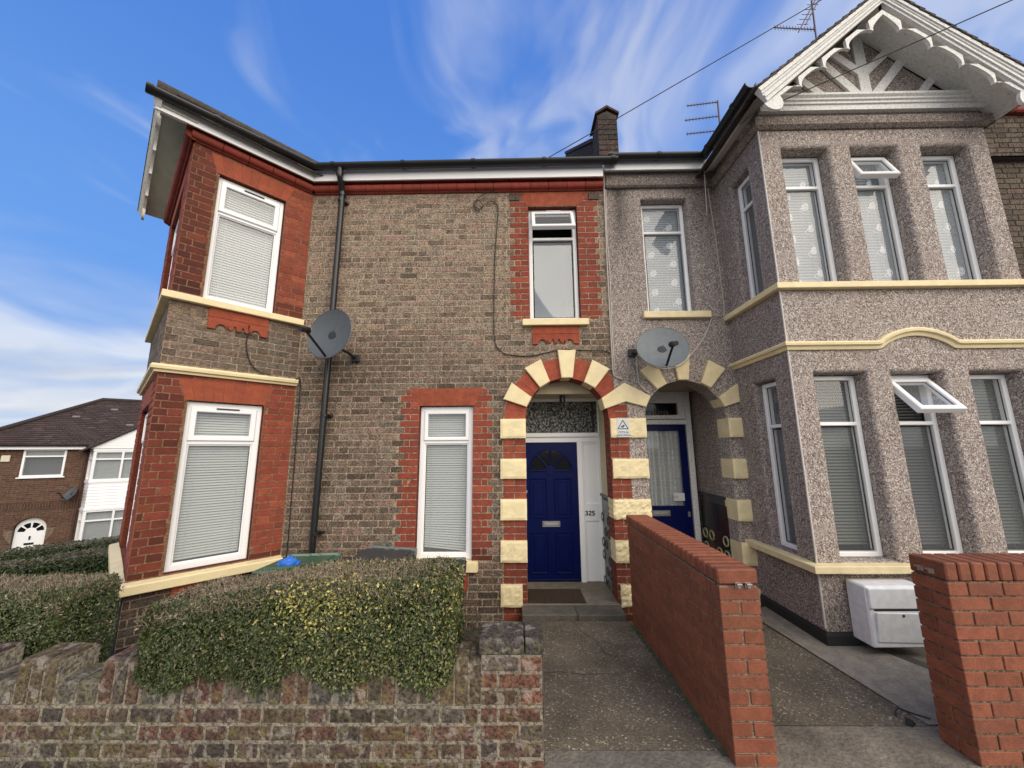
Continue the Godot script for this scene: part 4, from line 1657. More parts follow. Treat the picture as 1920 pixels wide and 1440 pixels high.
func dash_house() -> void:
	var h := thing("terraced_house", "grey pebbledash house with white fretted gable over a square two storey bay", "house", Vector3(3.4, -1.7, 0))
	var F := frame(Vector3.ZERO, Vector3.RIGHT, Vector3.BACK)
	var cx := 1.988
	var cy := 0.33
	var R := 0.48
	var win := Rect2(1.648, 1.672, 0.59, 1.555)
	var b := B.new()
	wall_panel(b, F, 1.165, 2.63, 0.88, 3.66, [win], 0.26, stains, 0.11, 0.03)
	wall_panel(b, F, 1.31, 2.63, -1.9, 0.88, [Rect2(cx - R, -1.91, 2 * R, cy + R + 0.02 + 1.91)], 0.26, stains, 0.11)
	b.col = Color(0.92, 0.9, 0.9)
	arch_fill(b, F, cx, cy, R, cy + R + 0.02, 0.26)
	b.box(Vector3(1.166, 0.52, -0.1), Vector3(1.36, 0.90, 0.003))
	# ledge under the eaves
	b.col = Color(0.62, 0.6, 0.6)
	b.box(Vector3(1.18, 3.385, -0.1), Vector3(2.70, 3.60, 0.05), 0.02)
	put(b, "front_wall", M.pebbledash, h)
	# bay: side and front
	b = B.new()
	var side := frame(Vector3(2.62, 0, 0), Vector3.BACK, Vector3.LEFT)
	wall_panel(b, side, -0.1, 0.913, -1.66, 3.62, [Rect2(0.335, -0.985, 0.375, 1.685), Rect2(0.335, 1.612, 0.375, 1.51)], 0.2, side_tone, 0.11, 0.03)
	var front := frame(Vector3(0, 0, 0.92), Vector3.RIGHT, Vector3.BACK)
	var ups := []
	var los := []
	for x in [2.845, 3.572, 4.312]:
		ups.append(Rect2(x, 1.612, 0.484, 1.535))
		los.append(Rect2(x, -0.985, 0.484, 1.692))
	wall_panel(b, front, 2.627, 5.0, -1.66, 3.75, ups + los, 0.24, bay_stains, 0.11, 0.038)
	var right_side := frame(Vector3(5.006, 0, 0), Vector3.FORWARD, Vector3.RIGHT)
	wall_panel(b, right_side, -0.913, 0.1, -1.66, 3.62, [], 0.2, side_tone, 0.3)
	b.x = Transform3D()
	b.col = Color(0.68, 0.66, 0.65)
	b.sweep([Vector3(2.62, 3.36, 0.02), Vector3(2.62, 3.36, 0.92), Vector3(5.006, 3.36, 0.92), Vector3(5.006, 3.36, 0.02)], [Vector2(-0.05, 0), Vector2(0.02, 0.0), Vector2(0.055, 0.03), Vector2(0.055, 0.12), Vector2(0.02, 0.155), Vector2(-0.05, 0.16)], Vector3.UP)
	put(b, "bay_wall", M.pebbledash, h)
	b = B.new()
	b.box(Vector3(2.610, -1.52, 0.910), Vector3(2.624, 3.36, 0.926), 0.003)
	b.c.fill(Color(0.66, 0.62, 0.58))
	put(b, "corner_bead", M.painted, h)
	b = B.new()
	b.sweep([Vector3(2.62, -1.67, 0.03), Vector3(2.62, -1.67, 0.92), Vector3(5.0, -1.67, 0.92)], [Vector2(-0.02, 0), Vector2(0.018, 0), Vector2(0.018, 0.10), Vector2(0.004, 0.128), Vector2(-0.02, 0.128)], Vector3.UP)
	put(b, "plinth", M.rubber, h)
	# cream mouldings
	b = B.new()
	b.sweep([Vector3(2.62, 1.545, 0.0), Vector3(2.62, 1.545, 0.92), Vector3(5.0, 1.545, 0.92), Vector3(5.0, 1.545, 0.0)], [Vector2(-0.16, 0), Vector2(0.055, 0), Vector2(0.06, 0.005), Vector2(0.06, 0.06), Vector2(0.055, 0.062), Vector2(-0.16, 0.064)], Vector3.UP)
	put(b, "sill", M.cream, h)
	b = B.new()
	b.sweep([Vector3(2.62, -1.062, 0.0), Vector3(2.62, -1.062, 0.92), Vector3(5.0, -1.062, 0.92), Vector3(5.0, -1.062, 0.0)], [Vector2(-0.16, 0), Vector2(0.08, 0), Vector2(0.088, 0.007), Vector2(0.088, 0.058), Vector2(0.08, 0.064), Vector2(-0.16, 0.070)], Vector3.UP)
	put(b, "sill", M.cream, h)
	# string course: level round the side, then up over the middle window in a curve
	var prof := [Vector2(-0.02, -0.04), Vector2(0.02, -0.04), Vector2(0.03, -0.012), Vector2(0.052, 0.0), Vector2(0.056, 0.022), Vector2(0.045, 0.036), Vector2(-0.02, 0.042)]
	b = B.new()
	b.sweep([Vector3(2.62, 0.97, 0.0), Vector3(2.62, 0.97, 0.92), Vector3(2.70, 0.97, 0.92)], prof, Vector3.UP)
	var path := [Vector3(2.70, 0.97, 0.92), Vector3(3.44, 0.97, 0.92)]
	for k in range(0, 17):
		var f := k / 16.0
		path.append(Vector3(3.48 + 0.72 * f, 0.975 + 0.125 * pow(sin(PI * f), 0.8), 0.92))
	path.append_array([Vector3(4.24, 0.97, 0.92), Vector3(5.0, 0.97, 0.92)])
	b.sweep(path, prof.map(func(p): return Vector2(-p.y, p.x)), Vector3.BACK)
	put(b, "string_course", M.cream, h)
	b = B.new()
	b.box(Vector3(1.566, 1.585, -0.05), Vector3(2.388, 1.668, 0.06), 0.006)
	put(b, "sill", M.cream, h)
	# arch and jamb stones
	for p in [[Vector2(1.475, 0.93), Vector2(1.66, 1.05), Vector2(1.788, 0.77), Vector2(1.671, 0.704)], [Vector2(1.87, 1.174), Vector2(2.092, 1.174), Vector2(2.05, 0.813), Vector2(1.927, 0.813)], [Vector2(2.309, 1.054), Vector2(2.498, 0.943), Vector2(2.302, 0.712), Vector2(2.195, 0.777)], [Vector2(2.636, 0.775), Vector2(2.70, 0.672), Vector2(2.70, 0.567), Vector2(2.442, 0.486), Vector2(2.388, 0.597)]]:
		stone_poly(h, F, p, -0.22, 0.04)
	for q in [[0.358, 0.128, 2.462, 2.698], [-0.113, -0.338, 2.462, 2.698], [-0.567, -0.803, 2.462, 2.70], [-1.027, -1.27, 2.462, 2.70], [-1.502, -1.741, 2.475, 2.69]]:
		stone(h, F, q[2], q[3], q[1], q[0], -0.22, 0.042)
	# windows
	var net := {"behind": "net", "glass": M.pane, "join": true, "slat": M.slat_mid, "pitch": 0.034, "bead": false, "frame": 0.045, "sash": 0.0}
	window(h, frame(Vector3(1.652, 1.676, -0.11), Vector3.RIGHT, Vector3.BACK), 0.582, 1.545, 1.14, net.merged({"seed": 1.0, "glass": M.pane_soft}, true))
	for k in 3:
		var x: float = [2.849, 3.576, 4.316][k]
		var o := net.merged({"seed": 2.0 + k}, true)
		if k == 1:
			o.merge({"tilt": 24.0, "sash": 0.04}, true)
		window(h, frame(Vector3(x, 1.616, 0.785), Vector3.RIGHT, Vector3.BACK), 0.476, 1.525, 1.16, o)
		var lo := {"glass": M.pane_low, "slat": M.slat_dark, "frame": 0.045, "sash": 0.0, "bead": false, "pitch": 0.03, "inset_l": 0.0, "lean": 50.0, "light_room": false, "room": 0.24}
		if k == 1:
			lo.merge({"tilt": 40.0, "sash": 0.05, "lean": 25.0, "slat": M.slat_black}, true)
		window(h, frame(Vector3(x, -0.981, 0.785), Vector3.RIGHT, Vector3.BACK), 0.476, 1.682, 1.21, lo)
	window(h, frame(Vector3(2.70, 1.616, 0.339), Vector3.BACK, Vector3.LEFT), 0.367, 1.50, 1.16, net.merged({"behind": "none", "light_room": false, "room": 0.11}, true))
	window(h, frame(Vector3(2.70, -0.981, 0.339), Vector3.BACK, Vector3.LEFT), 0.367, 1.67, 1.21, net.merged({"behind": "none", "light_room": false, "room": 0.11}, true))
	# eaves of the front and the bay's side
	b = B.new()
	var board := func(top: float) -> Array: return [Vector2(-0.13, 0.05), Vector2(-0.02, 0.045), Vector2(-0.02, 0), Vector2(0, 0), Vector2(0, top), Vector2(-0.13, top)]
	b.sweep([Vector3(1.16, 3.565, 0.13), Vector3(2.489, 3.565, 0.13)], board.call(0.165), Vector3.UP)
	b.sweep([Vector3(2.49, 3.564, 0.0), Vector3(2.49, 3.545, 1.12)], board.call(0.10), Vector3.UP)
	put(b, "fascia", M.white, h)
	gutter(h, [Vector3(1.18, 3.715, 0.132), Vector3(2.488, 3.715, 0.132), Vector3(2.488, 3.70, 1.17)], false, [[0, 0.03], [0, 0.5], [0, 0.93], [1, 0.2], [1, 0.75]])
	# gable over the bay
	var dark := func(_i, _j): return vary(Color(0.14, 0.115, 0.105), 0.25)
	gable(h, frame(Vector3(2.62, 0, 0.92), Vector3.RIGHT, Vector3.BACK), 1.175, 1.39, 3.475, 4.62, 0.35, M.pebbledash, 3.2, true, dark)
	# roof behind
	b = B.new()
	b.col = Color(0.13, 0.105, 0.10)
	b.quad(Vector3(1.4, 3.72, 0.08), Vector3(7.5, 3.72, 0.08), Vector3(7.5, 5.95, -2.95), Vector3(1.4, 5.95, -2.95))
	b.quad(Vector3(7.5, 3.66, -6.0), Vector3(1.4, 3.66, -6.0), Vector3(1.4, 5.95, -2.95), Vector3(7.5, 5.95, -2.95))
	b.quad(Vector3(1.4, 3.70, 0.08), Vector3(1.4, 3.62, -6.0), Vector3(7.5, 3.62, -6.0), Vector3(7.5, 3.70, 0.08))
	put(b, "main_roof", M.tile, h)
	b = B.new()
	b.box(Vector3(1.25, -2.0, -6.0), Vector3(7.4, 3.59, -2.0))
	put(b, "rear_wall", M.mortar, h)
	# porch
	var z := -0.85
	b = B.new()
	b.col = Color(0.85, 0.83, 0.83)
	b.box(Vector3(2.468, -1.9, z - 0.1), Vector3(2.6, 0.84, -0.262))
	b.box(Vector3(1.38, -1.9, z - 0.1), Vector3(1.50, 0.84, -0.262))
	put(b, "porch_cheek", M.pebbledash, h)
	b = B.new()
	b.box(Vector3(1.38, 0.80, z - 0.1), Vector3(2.6, 0.98, -0.262))
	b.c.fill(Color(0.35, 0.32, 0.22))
	put(b, "porch_ceiling", M.painted, h)
	dado(h, frame(Vector3(2.467, -1.66, -0.85), Vector3.BACK, Vector3.LEFT), 0.66, 1.06, true)
	b = B.new()
	var box := func(x0: float, x1: float, y0: float, y1: float, z0: float, z1: float) -> void: b.box(Vector3(x0, y0, z + z0), Vector3(x1, y1, z + z1), 0.004)
	box.call(2.35, 2.425, -1.66, 0.80, -0.06, 0.03)
	box.call(1.52, 1.575, -1.66, 0.80, -0.06, 0.03)
	box.call(1.575, 2.35, 0.34, 0.405, -0.06, 0.03)
	box.call(1.575, 2.35, 0.415, 0.47, -0.06, 0.02)
	box.call(1.575, 2.35, 0.64, 0.80, -0.06, 0.025)
	box.call(2.255, 2.35, 0.47, 0.64, -0.06, 0.022)
	box.call(1.575, 1.66, 0.47, 0.64, -0.06, 0.022)
	put(b, "door_frame", M.old_white, h)
	var D := frame(Vector3(0, 0, z), Vector3.RIGHT, Vector3.BACK)
	b = B.new()
	b.x = D
	b.quad(Vector3(1.66, 0.47, -0.02), Vector3(2.255, 0.47, -0.02), Vector3(2.255, 0.64, -0.02), Vector3(1.66, 0.64, -0.02))
	put(b, "name_light", M.night_glass, h)
	text(h, "house_name", "Arden", Vector3(1.93, 0.505, z - 0.012), 0.10, M.faint_gilt, Basis(), "Droid Serif", false, true)
	b = B.new()
	b.x = D
	b.ring(Rect2(1.578, -1.655, 0.77, 1.99), Rect2(1.68, -0.755, 0.572, 1.008), -0.045, 0.0, 0.006)
	b.slab(1.66, 2.27, -1.56, -0.96, -0.01, 0.006, 0.01)
	var leaf := put(b, "front_door", M.blue, h)
	b = B.new()
	b.x = D
	b.quad(Vector3(1.68, -0.755, -0.012), Vector3(2.252, -0.755, -0.012), Vector3(2.252, 0.253, -0.012), Vector3(1.68, 0.253, -0.012))
	put(b, "door_pane", M.pane, leaf)
	b = B.new()
	b.x = D
	var last := Vector2(1.67, -0.06)
	for k in range(1, 60):
		var p := Vector2(1.67 + 0.6 * k / 59.0, -0.07 + 0.030 * sin(k * 0.95) + 0.016 * sin(k * 0.43 + 1.0))
		b.quad(Vector3(last.x, -0.76, last.y), Vector3(p.x, -0.76, p.y), Vector3(p.x, 0.25, p.y), Vector3(last.x, 0.25, last.y))
		last = p
	put(b, "lace_curtain", M.lace, leaf)
	b = B.new()
	b.box(Vector3(1.5, -1.66, z - 0.5), Vector3(2.45, 0.8, z - 0.12))
	put(b, "hall_lining", M.dark_room, h)
	letterbox(leaf, D, Rect2(1.80, -0.887, 0.25, 0.075))
	b = B.new()
	b.x = D
	b.box(Vector3(2.282, -0.90, 0), Vector3(2.318, -0.83, 0.014), 0.006)
	put(b, "lock", M.steel, leaf)
	b = B.new()
	b.x = D
	b.box(Vector3(2.108, -0.69, 0.002), Vector3(2.258, -0.588, 0.0045))
	b.c.fill(Color(0.75, 0.75, 0.78))
	var note := put(b, "paper_notice", M.painted, self)
	tag(note, "small white paper with a handwritten number on the lace curtained door", "notice")
	text(note, "number", "327", Vector3(2.14, -0.64, z + 0.005), 0.028, M.plastic_black, Basis(), "Droid Sans", false)
	b = B.new()
	b.x = F
	b.box(Vector3(1.50, -1.72, z - 0.1), Vector3(2.468, -1.655, 0.10), 0.006)
	b.c.fill(Color(0.28, 0.27, 0.25))
	put(b, "doorstep", M.concrete, h)


# the house next along, of which a strip shows beyond the bay
func far_right_house() -> void:
	var h := thing("brick_house", "dark brown brick house wall with red cornice beyond the pebbledash bay", "house", Vector3(6.6, -1.7, 0))
	var F := frame(Vector3.ZERO, Vector3.RIGHT, Vector3.BACK)
	var b := B.new()
	wall_panel(b, frame(Vector3(0, 0, -0.007), Vector3.RIGHT, Vector3.BACK), 5.2, 8.0, -1.9, 4.40, [], 0.3, func(_u, _v): return Color(0.3, 0.3, 0.3), 1.0)
	var wall := put(b, "wall", M.mortar, h)
	courses(F, 5.22, 8.0, VREF, 4.395, CH, "flemish", func(u, v, i): return brown(u, v) * 0.42, nothing)
	lay("brick", wall, M.brick, 60)
	for k in 10:
		b = B.new()
		b.col = vary(Color(0.30, 0.06, 0.04), 0.15)
		b.box(Vector3(5.25 + k * 0.24, 4.40, -0.02), Vector3(5.482 + k * 0.24, 4.49, 0.07), 0.02)
		b.box(Vector3(5.25 + k * 0.24, 4.50, -0.25), Vector3(5.482 + k * 0.24, 4.57, 0.09), 0.006)
		put(b, "cornice_brick", M.red_brick, h)


# the party wall that rises through the roofs
func parapet() -> void:
	var h := thing("parapet", "sooty brick party wall parapet with pointed coping above the gutters", "parapet", Vector3(1.255, 3.7, 0))
	var F := frame(Vector3(0, 0, 0.05), Vector3.RIGHT, Vector3.BACK)
	var b := B.new()
	b.col = Color(0.10, 0.09, 0.085)
	b.box(Vector3(1.125, 3.62, -0.28), Vector3(1.385, 4.47, 0.043))
	b.extrude(ngon([Vector2(1.125, 4.47), Vector2(1.385, 4.47), Vector2(1.255, 4.54)]), -0.28, 0.043)
	# raking part behind, parallel to the roof
	var rake := frame(Vector3(0, 0, 0), Vector3.FORWARD, Vector3.RIGHT)
	b.x = rake
	b.extrude(ngon([Vector2(0.27, 3.75), Vector2(2.8, 5.9), Vector2(2.8, 6.38), Vector2(0.27, 4.36)]), 1.13, 1.38)
	b.x = Transform3D()
	var core := put(b, "core", M.brick, h)
	var soot := func(_u, v, _i): return vary(Color(0.075, 0.06, 0.052).lerp(Color(0.11, 0.07, 0.055), rng.randf()), 0.25)
	courses(F, 1.118, 1.392, 3.70, 4.50, 0.078, "stretcher", soot, nothing, [], 0.012, 0.28, 0.0, 3.7)
	var S := frame(Vector3(1.123, 0, 0), Vector3.BACK, Vector3.LEFT)
	courses(S, -0.28, 0.036, 3.70, 4.50, 0.078, "flemish", soot, nothing, [], 0.012, 0.228, 0.0, 3.7)
	for k in 26:
		var zz := -0.32 - k * 0.1
		var y0 := 3.78 + (-zz - 0.27) * 0.79
		for j in 7:
			span(S, zz - 0.095, zz, y0 + 0.005 + j * 0.088, y0 + 0.08 + j * 0.088, soot)
	lay("brick", core, M.brick, 90)
	b = B.new()
	b.col = Color(0.10, 0.05, 0.04)
	b.extrude(ngon([Vector2(1.095, 4.475), Vector2(1.255, 4.575), Vector2(1.415, 4.475), Vector2(1.415, 4.505), Vector2(1.255, 4.61), Vector2(1.095, 4.505)]), -0.32, 0.07)
	b.x = rake
	b.extrude(ngon([Vector2(0.29, 4.365), Vector2(2.85, 6.41), Vector2(2.85, 6.47), Vector2(0.29, 4.425)]), 1.10, 1.41)
	put(b, "coping", M.tile, h)


# ---------------------------------------------------------------- the house down the side street
func side_street_house() -> void:
	var d := Vector3(sin(deg_to_rad(53)), 0, -cos(deg_to_rad(53)))
	var n := Vector3(cos(deg_to_rad(53)), 0, sin(deg_to_rad(53)))
	var P := Vector3(-18.9, 0, -11.85)
	var h := thing("semi_detached_house", "brown brick house with tiled hip roof and white clad bay down the side street", "house", P + Vector3(0, -4.7, 0))
	var F := frame(P, d, n)
	var door := Rect2(-1.42, -4.75, 0.88, 1.75)
	var win := Rect2(-1.55, -0.94, 1.19, 1.12)
	var b := B.new()
	wall_panel(b, frame(P - n * 0.006, d, n), -6.0, 5.0, -4.9, 0.3, [win, Rect2(door.position.x, door.position.y - 0.2, door.size.x, door.size.y + 0.2 + 0.46)], 0.3, func(_u, _v): return Color(0.55, 0.5, 0.48), 3.0)
	b.col = Color(0.28, 0.17, 0.13)
	arch_fill(b, frame(P - n * 0.006, d, n), -0.98, -3.0, 0.44, -2.54, 0.3)
	var wall := put(b, "wall", M.mortar, h)
	var col := func(u, v, i): return vary(Color(0.15, 0.075, 0.05).lerp(Color(0.21, 0.115, 0.075), rng.randf()) * (0.75 if v > -2.3 and v < -1.95 else 1.0), 0.16)
	var shut := func(v: float, _i: int) -> Array:
		var o := []
		if v > win.position.y and v < win.end.y:
			o.append([win.position.x, win.end.x])
		if v < -3.0:
			o.append([-1.42, -0.54])
		if v > -2.25 and v < -1.98:
			o.append([-6.0, 0.4])
		return o
	courses(F, -5.0, 0.45, -4.8, 0.3, 0.078, "stretcher", col, shut, [circle_poly(-0.98, -3.0, 0.66)], 0.012, 0.235)
	for k in 67:
		span(F, -5.0 + k * 0.08, -4.932 + k * 0.08, -2.245, -1.985, col)
	for k in 26:
		var a0 := PI * k / 26.0 + 0.01
		var a1 := PI * (k + 1) / 26.0 - 0.01
		for rr in [[0.44, 0.54], [0.55, 0.655]]:
			var pts := ngon([Vector2(-0.98 + rr[0] * cos(a0), -3.0 + rr[0] * sin(a0)), Vector2(-0.98 + rr[1] * cos(a0), -3.0 + rr[1] * sin(a0)), Vector2(-0.98 + rr[1] * cos(a1), -3.0 + rr[1] * sin(a1)), Vector2(-0.98 + rr[0] * cos(a1), -3.0 + rr[0] * sin(a1))])
			var bb := Rect2(pts[0], Vector2.ZERO)
			for e in pts:
				bb = bb.expand(e)
			brick(F, bb.position.x, bb.end.x, bb.position.y, bb.end.y, col.call(0.0, 0.0, 0), 0.0, pts)
	lay("brick", wall, M.brick, 0)
	# window over the door
	small_window(h, F, win, 0.74, true)
	# white arched door
	b = B.new()
	b.x = frame(P - n * 0.15, d, n)
	var pts2 := [Vector2(-1.40, -4.75), Vector2(-0.56, -4.75)]
	for k in 13:
		pts2.append(Vector2(-0.98 + 0.42 * cos(PI * k / 12.0), -3.0 + 0.42 * sin(PI * k / 12.0)))
	b.extrude(ngon(pts2), -0.05, 0.0)
	b.ring(Rect2(-1.32, -4.3, 0.31, 0.62), Rect2(-1.29, -4.27, 0.25, 0.56), -0.01, 0.012)
	b.ring(Rect2(-0.95, -4.3, 0.31, 0.62), Rect2(-0.92, -4.27, 0.25, 0.56), -0.01, 0.012)
	var dr := put(b, "front_door", M.white, h)
	for k in 4:
		b = B.new()
		b.x = frame(P - n * 0.15, d, n)
		var a0 := PI * (k + 0.12) / 4.0
		var a1 := PI * (k + 0.88) / 4.0
		b.extrude(ngon([Vector2(-0.98 + 0.17 * cos(a0), -3.12 + 0.17 * sin(a0)), Vector2(-0.98 + 0.36 * cos(a0), -3.12 + 0.36 * sin(a0)), Vector2(-0.98 + 0.36 * cos((a0 + a1) / 2), -3.12 + 0.36 * sin((a0 + a1) / 2)), Vector2(-0.98 + 0.36 * cos(a1), -3.12 + 0.36 * sin(a1)), Vector2(-0.98 + 0.17 * cos(a1), -3.12 + 0.17 * sin(a1))]), -0.01, 0.004)
		put(b, "door_light", M.night_glass, dr)
	b = B.new()
	b.x = frame(P - n * 0.15, d, n)
	b.box(Vector3(-1.10, -3.62, 0), Vector3(-0.84, -3.54, 0.02), 0.004)
	b.box(Vector3(-1.0, -3.42, 0), Vector3(-0.95, -3.28, 0.03), 0.006)
	put(b, "letterbox", M.plastic_black, dr)
	# white clad bay with canted cheeks
	var o := 0.5
	var c0 := 0.33
	var c1 := 0.55
	var e1 := 3.2
	var base := [Vector2(c0, 0), Vector2(c1, o), Vector2(e1, o), Vector2(e1 + 0.22, 0)]
	for band in [[-4.9, -3.95], [-2.30, -1.17]]:
		var y: float = band[0]
		while y < band[1] - 0.02:
			var top: float = minf(y + 0.125, band[1])
			b = B.new()
			b.x = F
			b.sweep(base.map(func(q): return Vector3(q.x, y, q.y)), [Vector2(-0.1, 0), Vector2(0.022, 0), Vector2(0.024, 0.004), Vector2(0.006, top - y - 0.003), Vector2(-0.1, top - y - 0.003)], Vector3.UP)
			put(b, "cladding_board", M.white, h)
			y += 0.125
	b = B.new()
	b.x = F
	for y in [-3.95, -2.38, -1.24, 0.10]:
		b.sweep(base.map(func(q): return Vector3(q.x, y, q.y)), [Vector2(-0.06, 0), Vector2(0.05, 0), Vector2(0.05, 0.08), Vector2(-0.06, 0.08)], Vector3.UP)
	put(b, "bay_rail", M.white, h)
	for lv in [[-3.87, -2.38], [-1.16, 0.10]]:
		for seg in 3:
			var p0: Vector2 = base[seg]
			var p1: Vector2 = base[seg + 1]
			var w := p0.distance_to(p1)
			var a := F * Vector3(p0.x, 0, p0.y)
			var e := F * Vector3(p1.x, 0, p1.y)
			var D := frame(a, e - a, (e - a).cross(Vector3.UP))
			small_window(h, D, Rect2(0.0, lv[0], w, lv[1] - lv[0]), 0.72, false, 3 if seg == 1 else 1)
	# boarded gable of the bay and its little roof
	var bw := (e1 - c1) / 2.0
	var mx := (e1 + c1) / 2.0
	var k0 := 0
	while k0 < 8:
		var y0 := 0.20 + k0 * 0.125
		var half := (bw + 0.2) * (1.0 - (y0 - 0.18) / 1.0)
		var half1 := (bw + 0.2) * (1.0 - (y0 + 0.122 - 0.18) / 1.0)
		if half > 0.05:
			b = B.new()
			b.x = F
			b.extrude(ngon([Vector2(mx - half, y0), Vector2(mx + half, y0), Vector2(mx + maxf(half1, 0.01), y0 + 0.122), Vector2(mx - maxf(half1, 0.01), y0 + 0.122)]), o - 0.1, o + 0.04 + 0.003 * k0)
			put(b, "cladding_board", M.white, h)
		k0 += 1
	b = B.new()
	b.x = F
	b.col = Color(0.10, 0.06, 0.05)
	for sg in [-1.0, 1.0]:
		var q := [Vector3(mx + sg * (bw + 0.45), 0.06, o + 0.12), Vector3(mx, 1.20, o + 0.12), Vector3(mx, 1.20, -1.3), Vector3(mx + sg * (bw + 0.45), 0.06, -0.2)]
		for k in 4:
			pass
		if sg > 0:
			b.quad(q[0], q[3], q[2], q[1])
		else:
			b.quad(q[0], q[1], q[2], q[3])
		b.tube([q[0], q[1]], 0.05, 6)
	put(b, "bay_roof", M.tile, h)
	# eaves, hip roof in courses of tiles
	b = B.new()
	b.x = F
	b.box(Vector3(-6.2, 0.17, 0.0), Vector3(0.2, 0.29, 0.22))
	put(b, "fascia", M.white, h)
	b = B.new()
	b.x = F
	b.sweep([Vector3(-6.2, 0.36, 0.2), Vector3(0.3, 0.36, 0.2)], half_round(), Vector3.UP)
	put(b, "gutter", M.plastic_black, h)
	b = B.new()
	b.tube([F * Vector3(0.22, 0.3, 0.1), F * Vector3(0.22, -4.7, 0.1)], 0.035, 8)
	b.c.fill(Color(0.08, 0.035, 0.025))
	put(b, "drainpipe", M.painted, h)
	b = B.new()
	var rows := 26
	var e0 := Vector3(-3.35, 0.30, 0.3)
	for side in 2:
		for i in rows:
			var f0 := float(i) / rows
			var f1 := float(i + 1) / rows
			var y0 := 0.30 + 2.33 * f0
			var y1 := 0.30 + 2.33 * f1
			var n2 := 60 if side == 0 else 34
			for j in n2:
				b.col = vary(Color(0.098, 0.062, 0.050) if rng.randf() > 0.09 else Color(0.14, 0.10, 0.085), 0.25)
				if rng.randf() < 0.006:
					b.col = Color(0.4, 0.38, 0.34)
				b.x = F
				var lift := 0.022
				if side == 0:
					var x0 := lerpf(-3.35, -0.2, f0) + 0.24 * j
					var x1 := x0 + 0.2385
					if x0 > 5.5:
						continue
					var z0 := lerpf(0.3, -3.1, f0)
					var z1 := lerpf(0.3, -3.1, f1)
					b.quad(Vector3(x0, y0 + lift, z0 + lift), Vector3(x1, y0 + lift, z0 + lift), Vector3(x1, y1, z1), Vector3(x0, y1, z1))
					b.quad(Vector3(x0, y0 - 0.01, z0), Vector3(x1, y0 - 0.01, z0), Vector3(x1, y0 + lift, z0 + lift), Vector3(x0, y0 + lift, z0 + lift))
				else:
					var x0 := lerpf(-3.35, -0.2, f0)
					var x1 := lerpf(-3.35, -0.2, f1)
					var z0 := lerpf(0.3, -3.1, f0) - 0.24 * j
					if z0 < lerpf(-6.5, -3.1, f0):
						continue
					b.quad(Vector3(x0 - lift, y0 + lift, z0 - 0.23), Vector3(x0 - lift, y0 + lift, z0), Vector3(x1, y1, z0), Vector3(x1, y1, z0 - 0.23))
	b.x = Transform3D()
	put(b, "roof_tiles", M.tile, h).set_meta("kind", "stuff")
	b = B.new()
	b.tube([F * Vector3(-3.35, 0.36, 0.3), F * Vector3(-0.2, 2.66, -3.1), F * Vector3(6.0, 2.66, -3.1)], 0.10, 8)
	b.c.fill(Color(0.07, 0.05, 0.045))
	put(b, "ridge_tiles", M.tile, h)
	b = B.new()
	b.x = F
	b.quad(Vector3(-3.3, 0.28, -6.4), Vector3(-3.3, 0.28, 0.0), Vector3(5.0, 0.28, 0.0), Vector3(5.0, 0.28, -6.4))
	b.box(Vector3(-3.0, -4.9, -6.0), Vector3(5.0, 0.25, -0.32))
	b.c.fill(Color(0.3, 0.2, 0.16))
	put(b, "shell", M.brick, h)
	# alarm box
	b = B.new()
	b.x = F
	b.box(Vector3(-2.10, -0.32, 0.0), Vector3(-1.86, -0.06, 0.06), 0.02)
	b.c.fill(Color(0.72, 0.68, 0.52))
	var al := put(b, "alarm_box", M.painted, self)
	tag(al, "cream alarm box high on the side street house wall", "alarm box")
	b = B.new()
	b.x = F
	b.lathe([Vector2(0, -0.1), Vector2(0.2, -0.08), Vector2(0.2, 0.02), Vector2(0, 0.03)], 16)
	b.x = Transform3D()
	# dish
	satellite_dish(P + d * 0.02 + Vector3(0, -1.65, 0) + n * 0.35, Vector3(-0.2, 0.45, 0.87), 0.27, P + d * -0.25 + Vector3(0, -1.83, 0), M.dish_dark, "dark satellite dish on the side street house wall")


